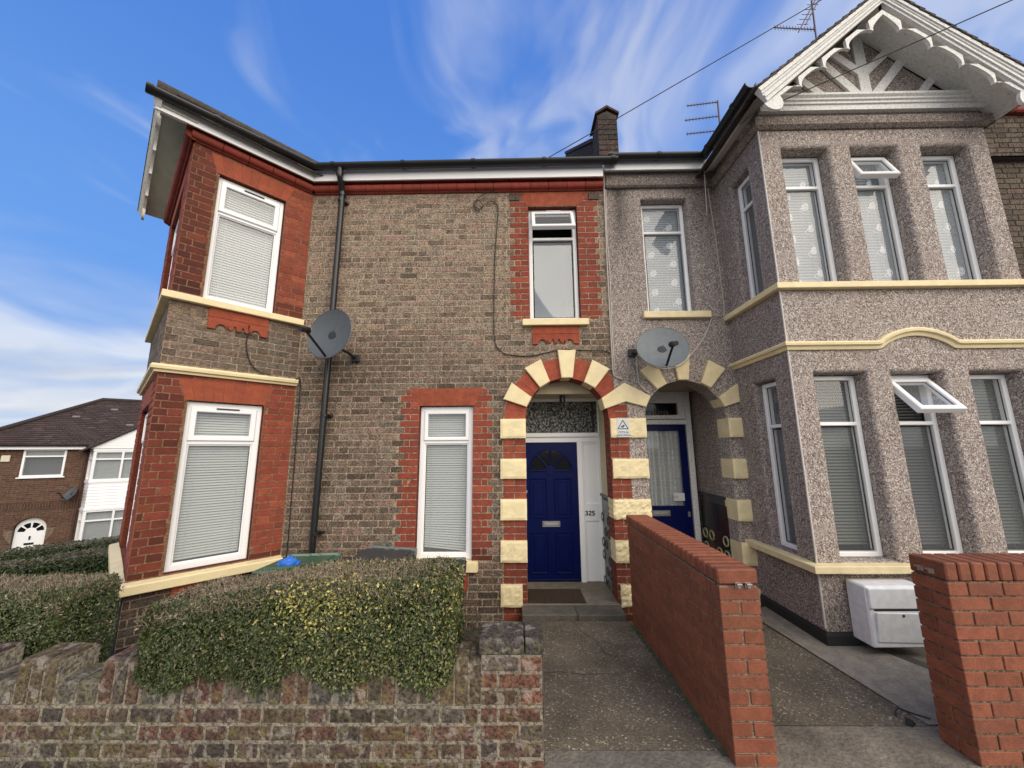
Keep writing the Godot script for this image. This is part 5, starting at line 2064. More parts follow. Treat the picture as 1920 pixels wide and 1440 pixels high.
func small_window(h: Node, F: Transform3D, r: Rect2, tr: float, dark: bool, lights := 1) -> void:
	var b := B.new()
	b.x = F
	var t := 0.07
	b.ring(r, r.grow(-t), -0.08, 0.03, 0.008)
	var y := r.position.y + r.size.y * tr
	b.box(Vector3(r.position.x + t, y - 0.03, -0.06), Vector3(r.end.x - t, y + 0.03, 0.025))
	for k in range(1, lights):
		var x := r.position.x + r.size.x * k / lights
		b.box(Vector3(x - 0.035, r.position.y + t, -0.061), Vector3(x + 0.035, r.end.y - t, 0.026))
	if dark:
		b.box(Vector3(r.position.x - 0.06, r.position.y - 0.05, -0.02), Vector3(r.end.x + 0.06, r.position.y - 0.002, 0.07))
	var w := put(b, "window", M.white, h)
	b = B.new()
	b.x = F
	b.quad(Vector3(r.position.x + t, r.position.y + t, -0.03), Vector3(r.end.x - t, r.position.y + t, -0.03), Vector3(r.end.x - t, r.end.y - t, -0.03), Vector3(r.position.x + t, r.end.y - t, -0.03))
	put(b, "pane", M.pane, w)
	b = B.new()
	b.x = F
	b.col = Color(0.34, 0.36, 0.34)
	var n := int(r.size.x / 0.09)
	for k in n:
		var x0 := r.position.x + t + (r.size.x - 2 * t) * k / n
		var x1 := r.position.x + t + (r.size.x - 2 * t) * (k + 1) / n
		var lo := r.position.y + (r.size.y * tr if dark else t)
		b.quad(Vector3(x0, lo, -0.10), Vector3(x1 - 0.006, lo, -0.13), Vector3(x1 - 0.006, r.end.y - t, -0.13), Vector3(x0, r.end.y - t, -0.10))
	put(b, "vertical_blind", M.painted, w)
	b = B.new()
	b.x = F
	b.quad(Vector3(r.position.x, r.position.y, -0.29), Vector3(r.end.x, r.position.y, -0.29), Vector3(r.end.x, r.end.y, -0.29), Vector3(r.position.x, r.end.y, -0.29))
	put(b, "dark_room", M.dark_room, w)


# ---------------------------------------------------------------- garden walls
func bullnose(called: String, parent: Node, x0: float, x1: float, y0: float, y1: float, z0: float, z1: float, c: Color, r := 0.03) -> void:
	var b := B.new()
	b.col = c
	b.x = Transform3D(Basis(Vector3.FORWARD, Vector3.UP, Vector3.RIGHT), Vector3.ZERO)  # local x is -z, local z is x
	var p := PackedVector2Array([Vector2(-z1, y0), Vector2(-z0, y0)])
	for k in 5:
		var a := PI / 2 * k / 4.0
		p.append(Vector2(-z0 - r + r * cos(a), y1 - r + r * sin(a)))
	for k in 5:
		var a := PI / 2 + PI / 2 * k / 4.0
		p.append(Vector2(-z1 + r + r * cos(a), y1 - r + r * sin(a)))
	var inn := Geometry2D.offset_polygon(p, -0.004)
	b.extrude(p, x0 + 0.004, x1 - 0.004)
	for q in inn:
		b.extrude(q, x0, x0 + 0.004)
		b.extrude(q, x1 - 0.004, x1)
	put(b, called, M.old_brick, parent)


func weathered(u: float, v: float, _i := 0) -> Color:
	var q := rng.randf()
	var c := Color(0.15, 0.075, 0.058)
	if q < 0.2:
		c = Color(0.09, 0.08, 0.072)
	elif q < 0.42:
		c = Color(0.24, 0.10, 0.07)
	elif q < 0.55:
		c = Color(0.22, 0.18, 0.15)
	elif q < 0.62:
		c = Color(0.30, 0.17, 0.14)
	var moss := big.get_noise_2d(u * 1.2 + 3.0, v * 2.0) + (0.18 if u > -0.75 and u < -0.15 else 0.0) + (0.16 if u < -2.3 else 0.0)
	c = c.lerp(Color(0.21, 0.185, 0.08), clampf(moss * 1.7, 0, 0.7))
	if u > -0.22 and rng.randf() < 0.45:
		c = Color(0.34, 0.13, 0.075)
	c = c.lerp(Color(0.15, 0.112, 0.088), 0.45) * 0.86
	return vary(c, 0.2)


func low_wall() -> void:
	var h := thing("garden_wall", "low weathered brick garden wall with gap toothed coping under the clipped hedge", "garden wall", Vector3(-1.8, -1.7, 2.1))
	var F := frame(Vector3(0, 0, 2.2), Vector3.RIGHT, Vector3.BACK)
	var b := B.new()
	b.box(Vector3(-4.6, -1.85, 1.985), Vector3(-0.21, -1.352, 2.200))
	b.box(Vector3(-0.21, -1.85, 1.965), Vector3(0.122, -1.105, 2.201))
	for k in range(-4, 6):
		var x := -2.776 + 0.47 * k
		b.box(Vector3(x + 0.003, -1.36, 1.99), Vector3(minf(x + 0.228, -0.2), -1.145, 2.195))
		if k < 5:
			b.box(Vector3(x + 0.2, -1.36, 1.99), Vector3(x + 0.48, -1.252, 2.194))
	b.c.fill(Color(0.60, 0.66, 0.70))
	var core := put(b, "mortar_core", M.mortar, h)
	courses(F, -4.6, -0.22, -1.80, -1.352, 0.0828, "flemish", weathered, nothing, [], 0.018, 0.242, 0.004, -1.352 - 0.0828 * 6 + 0.003)
	var nb := func(v: float, _i: int) -> Array: return []
	courses(F, -0.214, 0.128, -1.80, -1.10, 0.0815, "stretcher", weathered, nb, [], 0.016, 0.232, 0.005, -1.103 - 0.0815 * 9 + 0.003)
	var S := frame(Vector3(0.126, 0, 0), Vector3.FORWARD, Vector3.RIGHT)
	courses(S, -2.187, -1.97, -1.80, -1.10, 0.0815, "header", weathered, nb, [], 0.013, 0.23, 0.003, -1.103 - 0.0815 * 9 + 0.003)
	lay("brick", core, M.old_brick, 300)
	# coping: three bricks on end, then a lower pair, by turns
	for k in range(-4, 6):
		var x := -2.776 + 0.47 * k
		for j in 3:
			var dy := jit(0.006)
			bullnose("soldier_brick", core, x + j * 0.0755 + jit(0.002), x + j * 0.0755 + 0.066 + jit(0.002), -1.346, -1.128 + dy, 1.985, 2.2 + jit(0.004), weathered(x, -1.2) * 1.1, 0.032)
		if k < 5:
			for j in 2:
				bullnose("coping_brick", core, x + 0.234 + j * 0.117, x + 0.234 + j * 0.117 + 0.107, -1.346, -1.238 + jit(0.006), 1.985, 2.198 + jit(0.004), weathered(x, -1.3).lerp(Color(0.2, 0.2, 0.17), 0.4), 0.02)
	bullnose("coping_brick", core, -0.222, 0.025, -1.098, -1.03, 1.955, 2.205, Color(0.10, 0.085, 0.072), 0.03)
	bullnose("coping_brick", core, 0.033, 0.134, -1.098, -1.028, 1.955, 2.206, Color(0.09, 0.075, 0.065), 0.03)


func modern(_u := 0.0, _v := 0.0, _i := 0) -> Color:
	return vary(Color(0.30, 0.093, 0.045), 0.14)


func red_wall() -> void:
	var h := thing("dividing_wall", "smooth red brick dividing wall running back between the two front paths", "garden wall", Vector3(1.24, -1.7, 1.27))
	var b := B.new()
	b.box(Vector3(1.137, -1.8, 0.37), Vector3(1.345, -0.765, 2.172))
	b.c.fill(Color(0.62, 0.6, 0.6))
	var core := put(b, "mortar_core", M.mortar, h)
	var ch := 0.0745
	var vr := -0.763 - ch * 13
	for i in 13:
		var y := vr + i * ch + (ch - 0.010) / 2.0
		if i % 2 == 0:
			block("brick", core, M.new_brick, Transform3D(Basis(), Vector3(1.241, y, 2.18 - 0.052)), Vector3(0.222, ch - 0.010, 0.104), modern(), 0.003)
		else:
			for x in [1.1825, 1.2995]:
				block("brick", core, M.new_brick, Transform3D(Basis(), Vector3(x, y, 2.18 - 0.108)), Vector3(0.105, ch - 0.010, 0.216), modern(), 0.003)
	var shut := func(_v: float, i: int) -> Array: return [[2.18 - 0.108, 3.0]] if posmod(i, 2) == 0 else [[2.18 - 0.22, 3.0]]
	courses(frame(Vector3(1.13, 0, 0), Vector3.BACK, Vector3.LEFT), 0.365, 2.18, vr, -0.763, ch, "stretcher", modern, shut, [], 0.010, 0.225, 0.0, vr)
	var shut2 := func(_v: float, i: int) -> Array: return [[-3.0, -2.18 + 0.108]] if posmod(i, 2) == 0 else [[-3.0, -2.18 + 0.22]]
	courses(frame(Vector3(1.352, 0, 0), Vector3.FORWARD, Vector3.RIGHT), -2.18, -0.365, vr, -0.763, ch, "stretcher", modern, shut2, [], 0.010, 0.225, 0.0, vr)
	lay("brick", core, M.new_brick, 270)
	for k in 24:
		block("coping_brick", core, M.new_brick, Transform3D(Basis(), Vector3(1.241, -0.7165, 2.147 - k * 0.0752)), Vector3(0.226, 0.083, 0.0665), modern(), 0.009)
	block("coping_brick", core, M.new_brick, Transform3D(Basis(), Vector3(1.241, -0.7165, 0.355)), Vector3(0.226, 0.083, 0.04), modern(), 0.009)
	for x in [1.235, 1.29]:
		hinge(h, Transform3D(Basis(), Vector3(x, -0.762, 2.181)))


func hinge(h: Node, at: Transform3D) -> void:
	var b := B.new()
	b.x = at
	b.box(Vector3(-0.015, -0.012, 0.0), Vector3(0.015, 0.016, 0.004), 0.001)
	b.box(Vector3(-0.015, 0.008, 0.004), Vector3(0.015, 0.016, 0.026), 0.001)
	b.box(Vector3(-0.006, -0.01, 0.004), Vector3(0.006, 0.008, 0.018), 0.001)
	put(b, "gate_bracket", M.steel, h)


func gate_pier() -> void:
	var h := thing("front_wall", "smooth red brick front wall end in front of the white meter box", "garden wall", Vector3(3.3, -1.7, 2.08))
	var b := B.new()
	b.box(Vector3(2.407, -1.8, 1.99), Vector3(4.6, -0.745, 2.178))
	b.c.fill(Color(0.5, 0.46, 0.42))
	var core := put(b, "mortar_core", M.mortar, h)
	var ch := 0.0745
	var vr := -0.742 - ch * 13
	for i in 13:
		var y := vr + i * ch + (ch - 0.010) / 2.0
		if i % 2 == 0:
			block("brick", core, M.new_brick, Transform3D(Basis(), Vector3(2.40 + 0.052, y, 2.084)), Vector3(0.104, ch - 0.010, 0.204), modern(), 0.003)
		else:
			for z in [2.0325, 2.1355]:
				block("brick", core, M.new_brick, Transform3D(Basis(), Vector3(2.40 + 0.108, y, z)), Vector3(0.216, ch - 0.010, 0.097), modern(), 0.003)
	var shut := func(_v: float, i: int) -> Array: return [[2.0, 2.40 + 0.108]] if posmod(i, 2) == 0 else [[2.0, 2.40 + 0.22]]
	courses(frame(Vector3(0, 0, 2.186), Vector3.RIGHT, Vector3.BACK), 2.40, 4.6, vr, -0.742, ch, "stretcher", modern, shut, [], 0.010, 0.225, 0.0, vr)
	lay("brick", core, M.new_brick, 250)
	for k in 28:
		block("coping_brick", core, M.new_brick, Transform3D(Basis(), Vector3(2.434 + k * 0.0755, -0.6925, 2.084)), Vector3(0.066, 0.097, 0.208), modern(), 0.007)
	for z in [2.05, 2.11]:
		hinge(h, Transform3D(Basis(Vector3.UP, -PI / 2), Vector3(2.400, -0.71, z)))


# ---------------------------------------------------------------- hedges
func hedge(label: String, lo: Vector3, hi: Vector3, turn: Transform3D, per_m2: float, leaf: float, colf: Callable, twiggy: float, droop: Callable, sag: Callable) -> void:
	var h := thing("hedge", label, "hedge", turn * Vector3((lo.x + hi.x) / 2, lo.y, (lo.z + hi.z) / 2))
	var size := hi - lo
	# dark inner branches
	var b := B.new()
	b.x = turn
	b.box(lo + Vector3(0.09, 0.0 if lo.y < -1.4 or turn != Transform3D() else 0.34, 0.07), hi - Vector3(0.09, 0.08 + sag.call(lo.x), 0.13), 0.05)
	b.c.fill(Color(0.018, 0.017, 0.010))
	put(b, "branches", M.twig, h)
	var lm := B.new()
	for s in [-1.0, 1.0]:
		lm.tri(Vector3(-0.5, 0, 0), Vector3(0.0, s * 0.26, 0.10), Vector3(0.5, 0, 0)) if s < 0 else lm.tri(Vector3(-0.5, 0, 0), Vector3(0.5, 0, 0), Vector3(0.0, s * 0.26, 0.10))
	var faces := [[Vector3(1, 0, 0), Vector3(0, 1, 0), Vector3(0, 0, 1), size.x, size.y, 2], [Vector3(1, 0, 0), Vector3(0, 0, -1), Vector3(0, 1, 0), size.x, size.z, 1], [Vector3(0, 0, -1), Vector3(0, 1, 0), Vector3(1, 0, 0), size.z, size.y, 0], [Vector3(0, 0, 1), Vector3(0, 1, 0), Vector3(-1, 0, 0), size.z, size.y, 0], [Vector3(-1, 0, 0), Vector3(0, 1, 0), Vector3(0, 0, -1), size.x, size.y, 2]]
	var where := []
	var cols := []
	var tw := []
	var twc := []
	var mid := (lo + hi) / 2.0
	for fi in faces.size():
		var f: Array = faces[fi]
		var n := int(f[3] * f[4] * per_m2 * (0.5 if fi == 4 else 1.0))
		for k in n:
			var u: float = rng.randf_range(-0.5, 0.5) * f[3]
			var v: float = rng.randf_range(-0.5, 0.5) * f[4]
			var half: float = absf(f[2].dot(size)) / 2.0
			var p: Vector3 = mid + f[0] * u + f[1] * v + f[2] * half
			# rounded shoulders and an uneven surface
			var wob := fine.get_noise_3dv(p * 0.9) * 0.030 + big.get_noise_3dv(p * 2.2) * 0.030
			var deep := pow(rng.randf(), 1.7) * 0.07
			p += f[2] * (wob - deep)
			var e := 0.09
			var cxx := clampf(absf(p.x - mid.x) - (size.x / 2 - e), 0, 9) if fi < 2 or fi == 4 else clampf(absf(p.z - mid.z) - (size.z / 2 - e), 0, 9)
			var cyy := clampf(p.y - (hi.y - e), 0, 9)
			if fi != 1:
				p -= f[2] * (cyy * cyy + cxx * cxx) * 5.0
			else:
				var czz := clampf(absf(p.z - mid.z) - (size.z / 2 - e), 0, 9)
				p.y -= (cxx * cxx + czz * czz) * 5.0
			if fi != 1:
				var bottom: float = droop.call(p.x)
				if p.y < bottom + wob:
					continue
			p.y -= sag.call(p.x) * smoothstep(lo.y, hi.y, p.y)
			var nrm: Vector3 = (f[2] + Vector3(jit(1.0), jit(1.0) + 0.25, jit(1.0)) * 0.8).normalized()
			var along := nrm.cross(Vector3(jit(1), jit(1), jit(1))).normalized()
			var s := leaf * rng.randf_range(0.7, 1.35)
			var res: Array = colf.call(p, fi, deep)
			if rng.randf() < twiggy * (1.0 if fi == 1 else 0.08) * res[1]:
				var d: Vector3 = (f[2] * (0.8 if fi == 1 else 0.3) + Vector3(jit(1), jit(1) + 0.3, jit(1)) * 0.9).normalized()
				var sd := d.cross(Vector3(jit(1), jit(1), jit(1))).normalized()
				tw.append(turn * Transform3D(Basis(sd * 0.0032, d * rng.randf_range(0.015, 0.042), sd.cross(d) * 0.0032), p - f[2] * 0.01))
				twc.append(vary(Color(0.27, 0.215, 0.15), 0.3))
				continue
			where.append(turn * Transform3D(Basis(along * s, nrm.cross(along) * s, nrm * s), p))
			cols.append(res[0])
	multi(h, "foliage", lm.mesh(), M.leaf, where, cols)
	if tw.size():
		var t := B.new()
		for k in 3:
			var a := TAU * k / 3.0
			var c := TAU * (k + 1) / 3.0
			t.quad(Vector3(cos(c) * 0.5, 0, sin(c) * 0.5), Vector3(cos(a) * 0.5, 0, sin(a) * 0.5), Vector3(cos(a) * 0.3, 1, sin(a) * 0.3), Vector3(cos(c) * 0.3, 1, sin(c) * 0.3))
		multi(h, "twigs", t.mesh(), M.twig, tw, twc)


func multi(h: Node, called: String, me: Mesh, m: Material, where: Array, cols: Array) -> void:
	var mm := MultiMesh.new()
	mm.transform_format = MultiMesh.TRANSFORM_3D
	mm.use_colors = true
	mm.mesh = me
	mm.instance_count = where.size()
	for i in where.size():
		mm.set_instance_transform(i, where[i])
		mm.set_instance_color(i, cols[i])
	var o := MultiMeshInstance3D.new()
	o.name = called
	o.multimesh = mm
	o.material_override = m
	h.add_child(o, true)
	o.global_transform = Transform3D()
	o.set_meta("kind", "stuff")


func hedges() -> void:
	var flat := func(_x): return -9.0
	var level := func(_x): return 0.0
	var green := func(p: Vector3, fi: int, deep: float) -> Array:
		var c := Color(0.026, 0.042, 0.011).lerp(Color(0.074, 0.094, 0.025), rng.randf())
		var yel := clampf(0.9 - Vector2((p.x + 1.18) / 0.62, (p.y + 0.88) / 0.34).length(), 0, 1) + (0.42 if p.y > -0.88 and p.x > -1.35 else 0.0) + 0.12 * clampf(p.x + 1.2, 0, 1)
		yel += fine.get_noise_3dv(p * 1.3) * 0.25
		if rng.randf() < yel * yel * 0.26:
			c = Color(0.34, 0.31, 0.06).lerp(Color(0.62, 0.54, 0.20), rng.randf())
		elif rng.randf() < 0.05 + (0.62 if fi == 1 and p.x < -0.75 else 0.16 if fi == 1 else 0.0):
			c = Color(0.23, 0.19, 0.12)
		elif p.x > -1.3 and rng.randf() < 0.22:
			c = Color(0.20, 0.21, 0.07)
		var brown_top := (1.0 if p.x < -0.6 else 0.35) if p.y > -0.92 else 0.35
		return [vary(c, 0.25), brown_top]
	# clipped hedge over the garden wall, hanging down between the teeth of its coping
	var tips := func(x: float) -> float: return -1.19 - 0.085 * (0.5 + 0.5 * sin((x + 2.31) * TAU / 0.47 + 2.4)) - 0.05 * fine.get_noise_1d(x * 2.0)
	hedge("clipped green and yellow hedge behind the low garden wall, in front of the wheeled bins", Vector3(-2.12, -1.36, 1.73), Vector3(-0.365, -0.722, 2.25), Transform3D(), 24000.0, 0.020, green, 0.5, tips, func(x): return 0.13 * smoothstep(-1.1, -2.15, x))
	var plain := func(p: Vector3, fi: int, _d) -> Array:
		var c := Color(0.045, 0.068, 0.020).lerp(Color(0.085, 0.115, 0.036), rng.randf())
		if rng.randf() < (0.5 if fi == 1 else 0.07):
			c = Color(0.25, 0.215, 0.14)
		return [vary(c, 0.25), 1.0]
	hedge("olive green hedge left of the corner bay behind the garden wall", Vector3(-5.2, -1.75, 1.50), Vector3(-2.93, -0.88, 1.92), Transform3D(), 20000.0, 0.019, plain, 0.55, flat, level)
	var dark := func(_p, fi: int, _d) -> Array:
		var c := Color(0.022, 0.046, 0.012).lerp(Color(0.045, 0.080, 0.022), rng.randf())
		if fi == 1:
			c = c.lerp(Color(0.20, 0.16, 0.09), 0.75)
		return [vary(c, 0.3), 1.0]
	var d := Vector3(sin(deg_to_rad(43)), 0, -cos(deg_to_rad(43)))
	var n := Vector3(cos(deg_to_rad(43)), 0, sin(deg_to_rad(43)))
	hedge("dark green clipped hedge, lower and nearer of the two across the side garden", Vector3(-2.6, -1.45, -0.7), Vector3(6.0, 0, 0), frame(Vector3(-7.55, -1.64, -1.28), d, n), 3200.0, 0.042, dark, 0.0, flat, level)
	hedge("brown topped dark hedge in front of the side street house", Vector3(-3.2, -1.45, -0.8), Vector3(8.0, 0, 0), frame(Vector3(-10.95, -2.096, -3.85), d, n), 2200.0, 0.05, dark, 0.0, flat, level)


# ---------------------------------------------------------------- smaller things
func satellite_dish(c: Vector3, nrm: Vector3, r: float, foot: Vector3, m: Material, label: String, fa := 1.25, fb := 0.42, fs := 0.0) -> void:
	var h := thing("satellite_dish", label, "satellite dish", foot)
	nrm = nrm.normalized()
	var right := Vector3.UP.cross(nrm).normalized()
	var upv := nrm.cross(right)
	var D := Transform3D(Basis(right * 1.0, nrm, -upv * 1.08), c)
	var prof := []
	for k in 9:
		var q := k / 8.0
		prof.append(Vector2(r * q, -0.05 + 0.05 * q * q - 0.006))
	prof.append(Vector2(r + 0.006, -0.002))
	prof.append(Vector2(r, 0.004))
	for k in 9:
		var q := 1.0 - k / 8.0
		prof.append(Vector2(r * q * 0.985, -0.05 + 0.05 * q * q))
	var b := B.new()
	b.x = D
	b.lathe(prof, 40)
	put(b, "reflector", m, h)
	b = B.new()
	for q in [Vector2(-0.03, 0.0), Vector2(0.05, 0.02), Vector2(0.02, -0.05)]:
		b.x = D * Transform3D(Basis(), Vector3(q.x, -0.046, q.y))
		b.lathe([Vector2(0.006, 0), Vector2(0.006, 0.004), Vector2(0, 0.005)], 8)
	put(b, "bolt", M.plastic_black, h)
	var bottom := c - upv * r * 1.02
	var head := c + nrm * r * fa - upv * r * fb + right * r * fs
	b = B.new()
	b.tube([bottom - nrm * 0.03, head], 0.014, 6)
	put(b, "arm", M.plastic_black, h)
	b = B.new()
	var aim := (c - head).normalized()
	b.tube([head - aim * 0.07, head + aim * 0.02], 0.026, 10)
	b.tube([head + aim * 0.02, head + aim * 0.05], 0.034, 12)
	var lnb := put(b, "receiver", M.plastic_black, h)
	b = B.new()
	b.tube([head + aim * 0.05, head + aim * 0.058], 0.031, 12)
	put(b, "receiver_cap", M.slat, lnb)
	b = B.new()
	var back := c - nrm * 0.075
	b.tube([c - nrm * 0.045, back], 0.05, 8)
	b.tube([back, back + Vector3(0, -0.10, 0) - nrm * 0.03, foot + (c - foot) * 0.3 + Vector3(0, -0.02, 0), foot + Vector3(0, 0.0, 0.03)], 0.017, 8)
	put(b, "mount", M.plastic_black, h)
	b = B.new()
	b.x = Transform3D(Basis(), foot)
	if foot.z > -1.0:
		b.box(Vector3(-0.05, -0.045, -0.01), Vector3(0.05, 0.045, 0.03), 0.006)
		put(b, "wall_plate", M.dark_metal, h)


func cable(called: String, label: String, pts: Array, r: float, m: Material, smooth := true) -> void:
	var path := pts
	if smooth and pts.size() > 2:
		var cv := Curve3D.new()
		for i in pts.size():
			var t: Vector3 = (pts[mini(i + 1, pts.size() - 1)] - pts[maxi(i - 1, 0)]) * 0.17
			cv.add_point(pts[i], -t, t)
		path = Array(cv.tessellate(4, 3.0))
	var b := B.new()
	b.tube(path, r, 6)
	tag(put(b, called, m), label, "cable")


func aerial(label: String, foot: Vector3, top: Vector3, booms: Array) -> void:
	var h := thing("television_aerial", label, "aerial", foot)
	var b := B.new()
	b.tube([foot, top], 0.014, 6)
	put(b, "mast", M.aerial, h)
	for s in booms:  # [start, end, element half length, element direction, count]
		b = B.new()
		b.tube([s[0], s[1]], 0.010, 6)
		for k in s[4]:
			var p: Vector3 = s[0].lerp(s[1], (k + 0.6) / s[4])
			b.tube([p - s[3] * s[2], p + s[3] * s[2]], 0.005, 5)
		put(b, "boom", M.aerial, h)


func wheeled_bin(label: String, at: Vector3, turn: float, w: float, body: Color, lid_c: Color, lid_deg: float, top: float) -> void:
	var h := thing("wheeled_bin", label, "bin", at, "wheeled bins behind the hedge")
	var T := Transform3D(Basis(Vector3.UP, turn), at)
	var d := w * 1.15
	var b := B.new()
	b.x = T
	b.col = body
	var lo := [Vector3(-w * 0.4, 0.05, -d * 0.36), Vector3(w * 0.4, 0.05, -d * 0.36), Vector3(w * 0.4, 0.05, d * 0.4), Vector3(-w * 0.4, 0.05, d * 0.4)]
	var hi := [Vector3(-w * 0.5, top, -d * 0.5), Vector3(w * 0.5, top, -d * 0.5), Vector3(w * 0.5, top, d * 0.5), Vector3(-w * 0.5, top, d * 0.5)]
	for k in 4:
		var j := (k + 1) % 4
		b.quad(lo[j], lo[k], hi[k], hi[j])
	b.quad(lo[0], lo[1], lo[2], lo[3])
	b.quad(hi[3], hi[2], hi[1], hi[0])
	b.box(Vector3(-w * 0.52, top - 0.05, -d * 0.52), Vector3(w * 0.52, top + 0.0, d * 0.52), 0.01)
	put(b, "body", M.painted, h)
	b = B.new()
	b.x = T * Transform3D(Basis(Vector3.RIGHT, deg_to_rad(-lid_deg)), Vector3(0, top + 0.01, -d * 0.5))
	b.col = lid_c
	b.box(Vector3(-w * 0.53, 0.0, 0.0), Vector3(w * 0.53, 0.03, d * 1.06), 0.012)
	b.box(Vector3(-w * 0.45, 0.028, 0.05), Vector3(w * 0.45, 0.042, d * 0.96), 0.012)
	put(b, "lid", M.glossy, h)
	b = B.new()
	b.x = T
	b.col = lid_c.lerp(Color(0.4, 0.5, 0.45), 0.3)
	b.tube([Vector3(-w * 0.46, top + 0.035, -d * 0.5 - 0.05), Vector3(w * 0.46, top + 0.035, -d * 0.5 - 0.05)], 0.018, 8)
	for x in [-0.46, -0.1, 0.1, 0.46]:
		b.box(Vector3(w * x - 0.02, top - 0.02, -d * 0.5 - 0.065), Vector3(w * x + 0.02, top + 0.05, -d * 0.5 + 0.01), 0.006)
	put(b, "handle", M.glossy, h)
	for x in [-0.42, 0.42]:
		b = B.new()
		b.x = T * Transform3D(Basis(Vector3.BACK, PI / 2), Vector3(w * x, 0.10, -d * 0.42))
		b.lathe([Vector2(0, -0.025), Vector2(0.09, -0.025), Vector2(0.1, -0.015), Vector2(0.1, 0.015), Vector2(0.09, 0.025), Vector2(0, 0.025)], 18)
		put(b, "wheel", M.rubber, h)


func bits() -> void:
	# wheeled bins whose lids show over the hedge
	wheeled_bin("green wheeled bin with pale green handle and a blue bag on its lid", Vector3(-2.02, -1.88, 0.78), 0.12, 0.5, Color(0.035, 0.085, 0.05), Color(0.06, 0.13, 0.08), 4.0, 0.81)
	wheeled_bin("dark grey wheeled bin with raised lid left of the ground floor sash window", Vector3(-1.40, -1.88, 0.62), -0.22, 0.54, Color(0.035, 0.037, 0.04), Color(0.045, 0.048, 0.052), -7.0, 0.83)
	wheeled_bin("black wheeled bin under the ground floor window beside the porch", Vector3(-0.74, -1.88, 0.74), 0.08, 0.46, Color(0.014, 0.014, 0.016), Color(0.014, 0.015, 0.017), 3.0, 0.76)
	var b := B.new()
	var rows := 7
	for i in rows:
		for j in 14:
			var P := func(a: int, c: int) -> Vector3:
				var lat := PI / 2 * a / rows
				var lon := TAU * (c % 14) / 14.0
				var r := 1.0 + 0.35 * fine.get_noise_3d(cos(lon) * 1.3, lat * 1.8, sin(lon) * 1.3)
				return Vector3(-2.06 + 0.10 * r * cos(lat) * cos(lon), -1.005 + 0.062 * r * sin(lat) + (0.03 if a == rows else 0.0), 0.90 + 0.07 * r * cos(lat) * sin(lon))
			b.quad(P.call(i, j + 1), P.call(i, j), P.call(i + 1, j), P.call(i + 1, j + 1))
	tag(put(b, "plastic_bag", M.bag_blue), "crumpled bright blue plastic bag on the green bin", "bag")
	# meter box
	var g := thing("meter_box", "white plastic gas meter box with ajar flap under the bay window sill", "meter box", Vector3(3.1, -1.58, 1.0))
	b = B.new()
	b.box(Vector3(2.826, -1.577, 0.93), Vector3(3.32, -1.115, 1.125), 0.012)
	put(b, "case", M.box_white, g)
	b = B.new()
	b.box(Vector3(2.836, -1.285, 1.10), Vector3(3.30, -1.127, 1.141), 0.008)
	put(b, "upper_panel", M.box_white, g)
	b = B.new()
	b.box(Vector3(2.872, -1.303, 1.10), Vector3(3.30, -1.286, 1.1265))
	put(b, "slot", M.rubber, g)
	b = B.new()
	b.x = Transform3D(Basis(Vector3.RIGHT, 0.07) * Basis(Vector3.BACK, -0.02), Vector3(2.872, -1.305, 1.142))
	b.box(Vector3(0, -0.225, -0.008), Vector3(0.43, 0.0, 0.008), 0.005)
	var fl := put(b, "flap", M.box_white, g)
	b = B.new()
	b.x = Transform3D(Basis(Vector3.RIGHT, 0.07), Vector3(3.08, -1.328, 1.142))
	b.box(Vector3(-0.008, -0.008, 0.004), Vector3(0.008, 0.008, 0.013), 0.002)
	put(b, "key_hole", M.rubber, fl)
	# doormat
	b = B.new()
	b.box(Vector3(0.10, -1.6545, -0.40), Vector3(0.735, -1.638, 0.0), 0.006)
	tag(put(b, "doormat", M.mat_brown), "worn brown doormat in front of the blue door 325", "doormat")
	# camera warning sign on the cream stone between the porches
	var s := thing("warning_sign", "white CCTV warning sign with black triangle on a cream stone between the porches", "sign", Vector3(1.235, 0.14, 0.042))
	b = B.new()
	b.box(Vector3(1.163, 0.14, 0.0405), Vector3(1.306, 0.355, 0.044), 0.0015)
	b.c.fill(Color(0.72, 0.75, 0.78))
	put(b, "plate", M.painted, s)
	b = B.new()
	var tri := [Vector3(1.175, 0.238, 0.0455), Vector3(1.292, 0.238, 0.0455), Vector3(1.2335, 0.338, 0.0455)]
	for k in 3:
		b.tube([tri[k], tri[(k + 1) % 3]], 0.0042, 6)
	b.x = Transform3D(Basis(Vector3.BACK, 0.45), Vector3(1.232, 0.268, 0.0455))
	b.box(Vector3(-0.022, -0.008, -0.001), Vector3(0.020, 0.008, 0.002))
	b.box(Vector3(-0.006, -0.02, -0.001), Vector3(0.002, -0.006, 0.002))
	put(b, "symbol", M.plastic_black, s)
	text(s, "lettering", "CCTV in", Vector3(1.235, 0.196, 0.0445), 0.024, M.print_grey, Basis())
	text(s, "lettering", "operation", Vector3(1.235, 0.164, 0.0445), 0.024, M.print_grey, Basis())
	# dishes
	satellite_dish(Vector3(-2.10, 1.305, 0.44), Vector3(-0.20, 0.13, 0.95), 0.275, Vector3(-1.965, 1.12, 0.01), M.dish_dark, "dark grey satellite dish beside the drainpipe on the brown brick wall")
	satellite_dish(Vector3(1.63, 1.13, 0.38), Vector3(-0.16, 0.42, 0.80), 0.275, Vector3(1.40, 1.15, 0.02), M.dish_grey, "mid grey satellite dish over the pebbledash porch arch", 0.80, 0.62, 0.22)
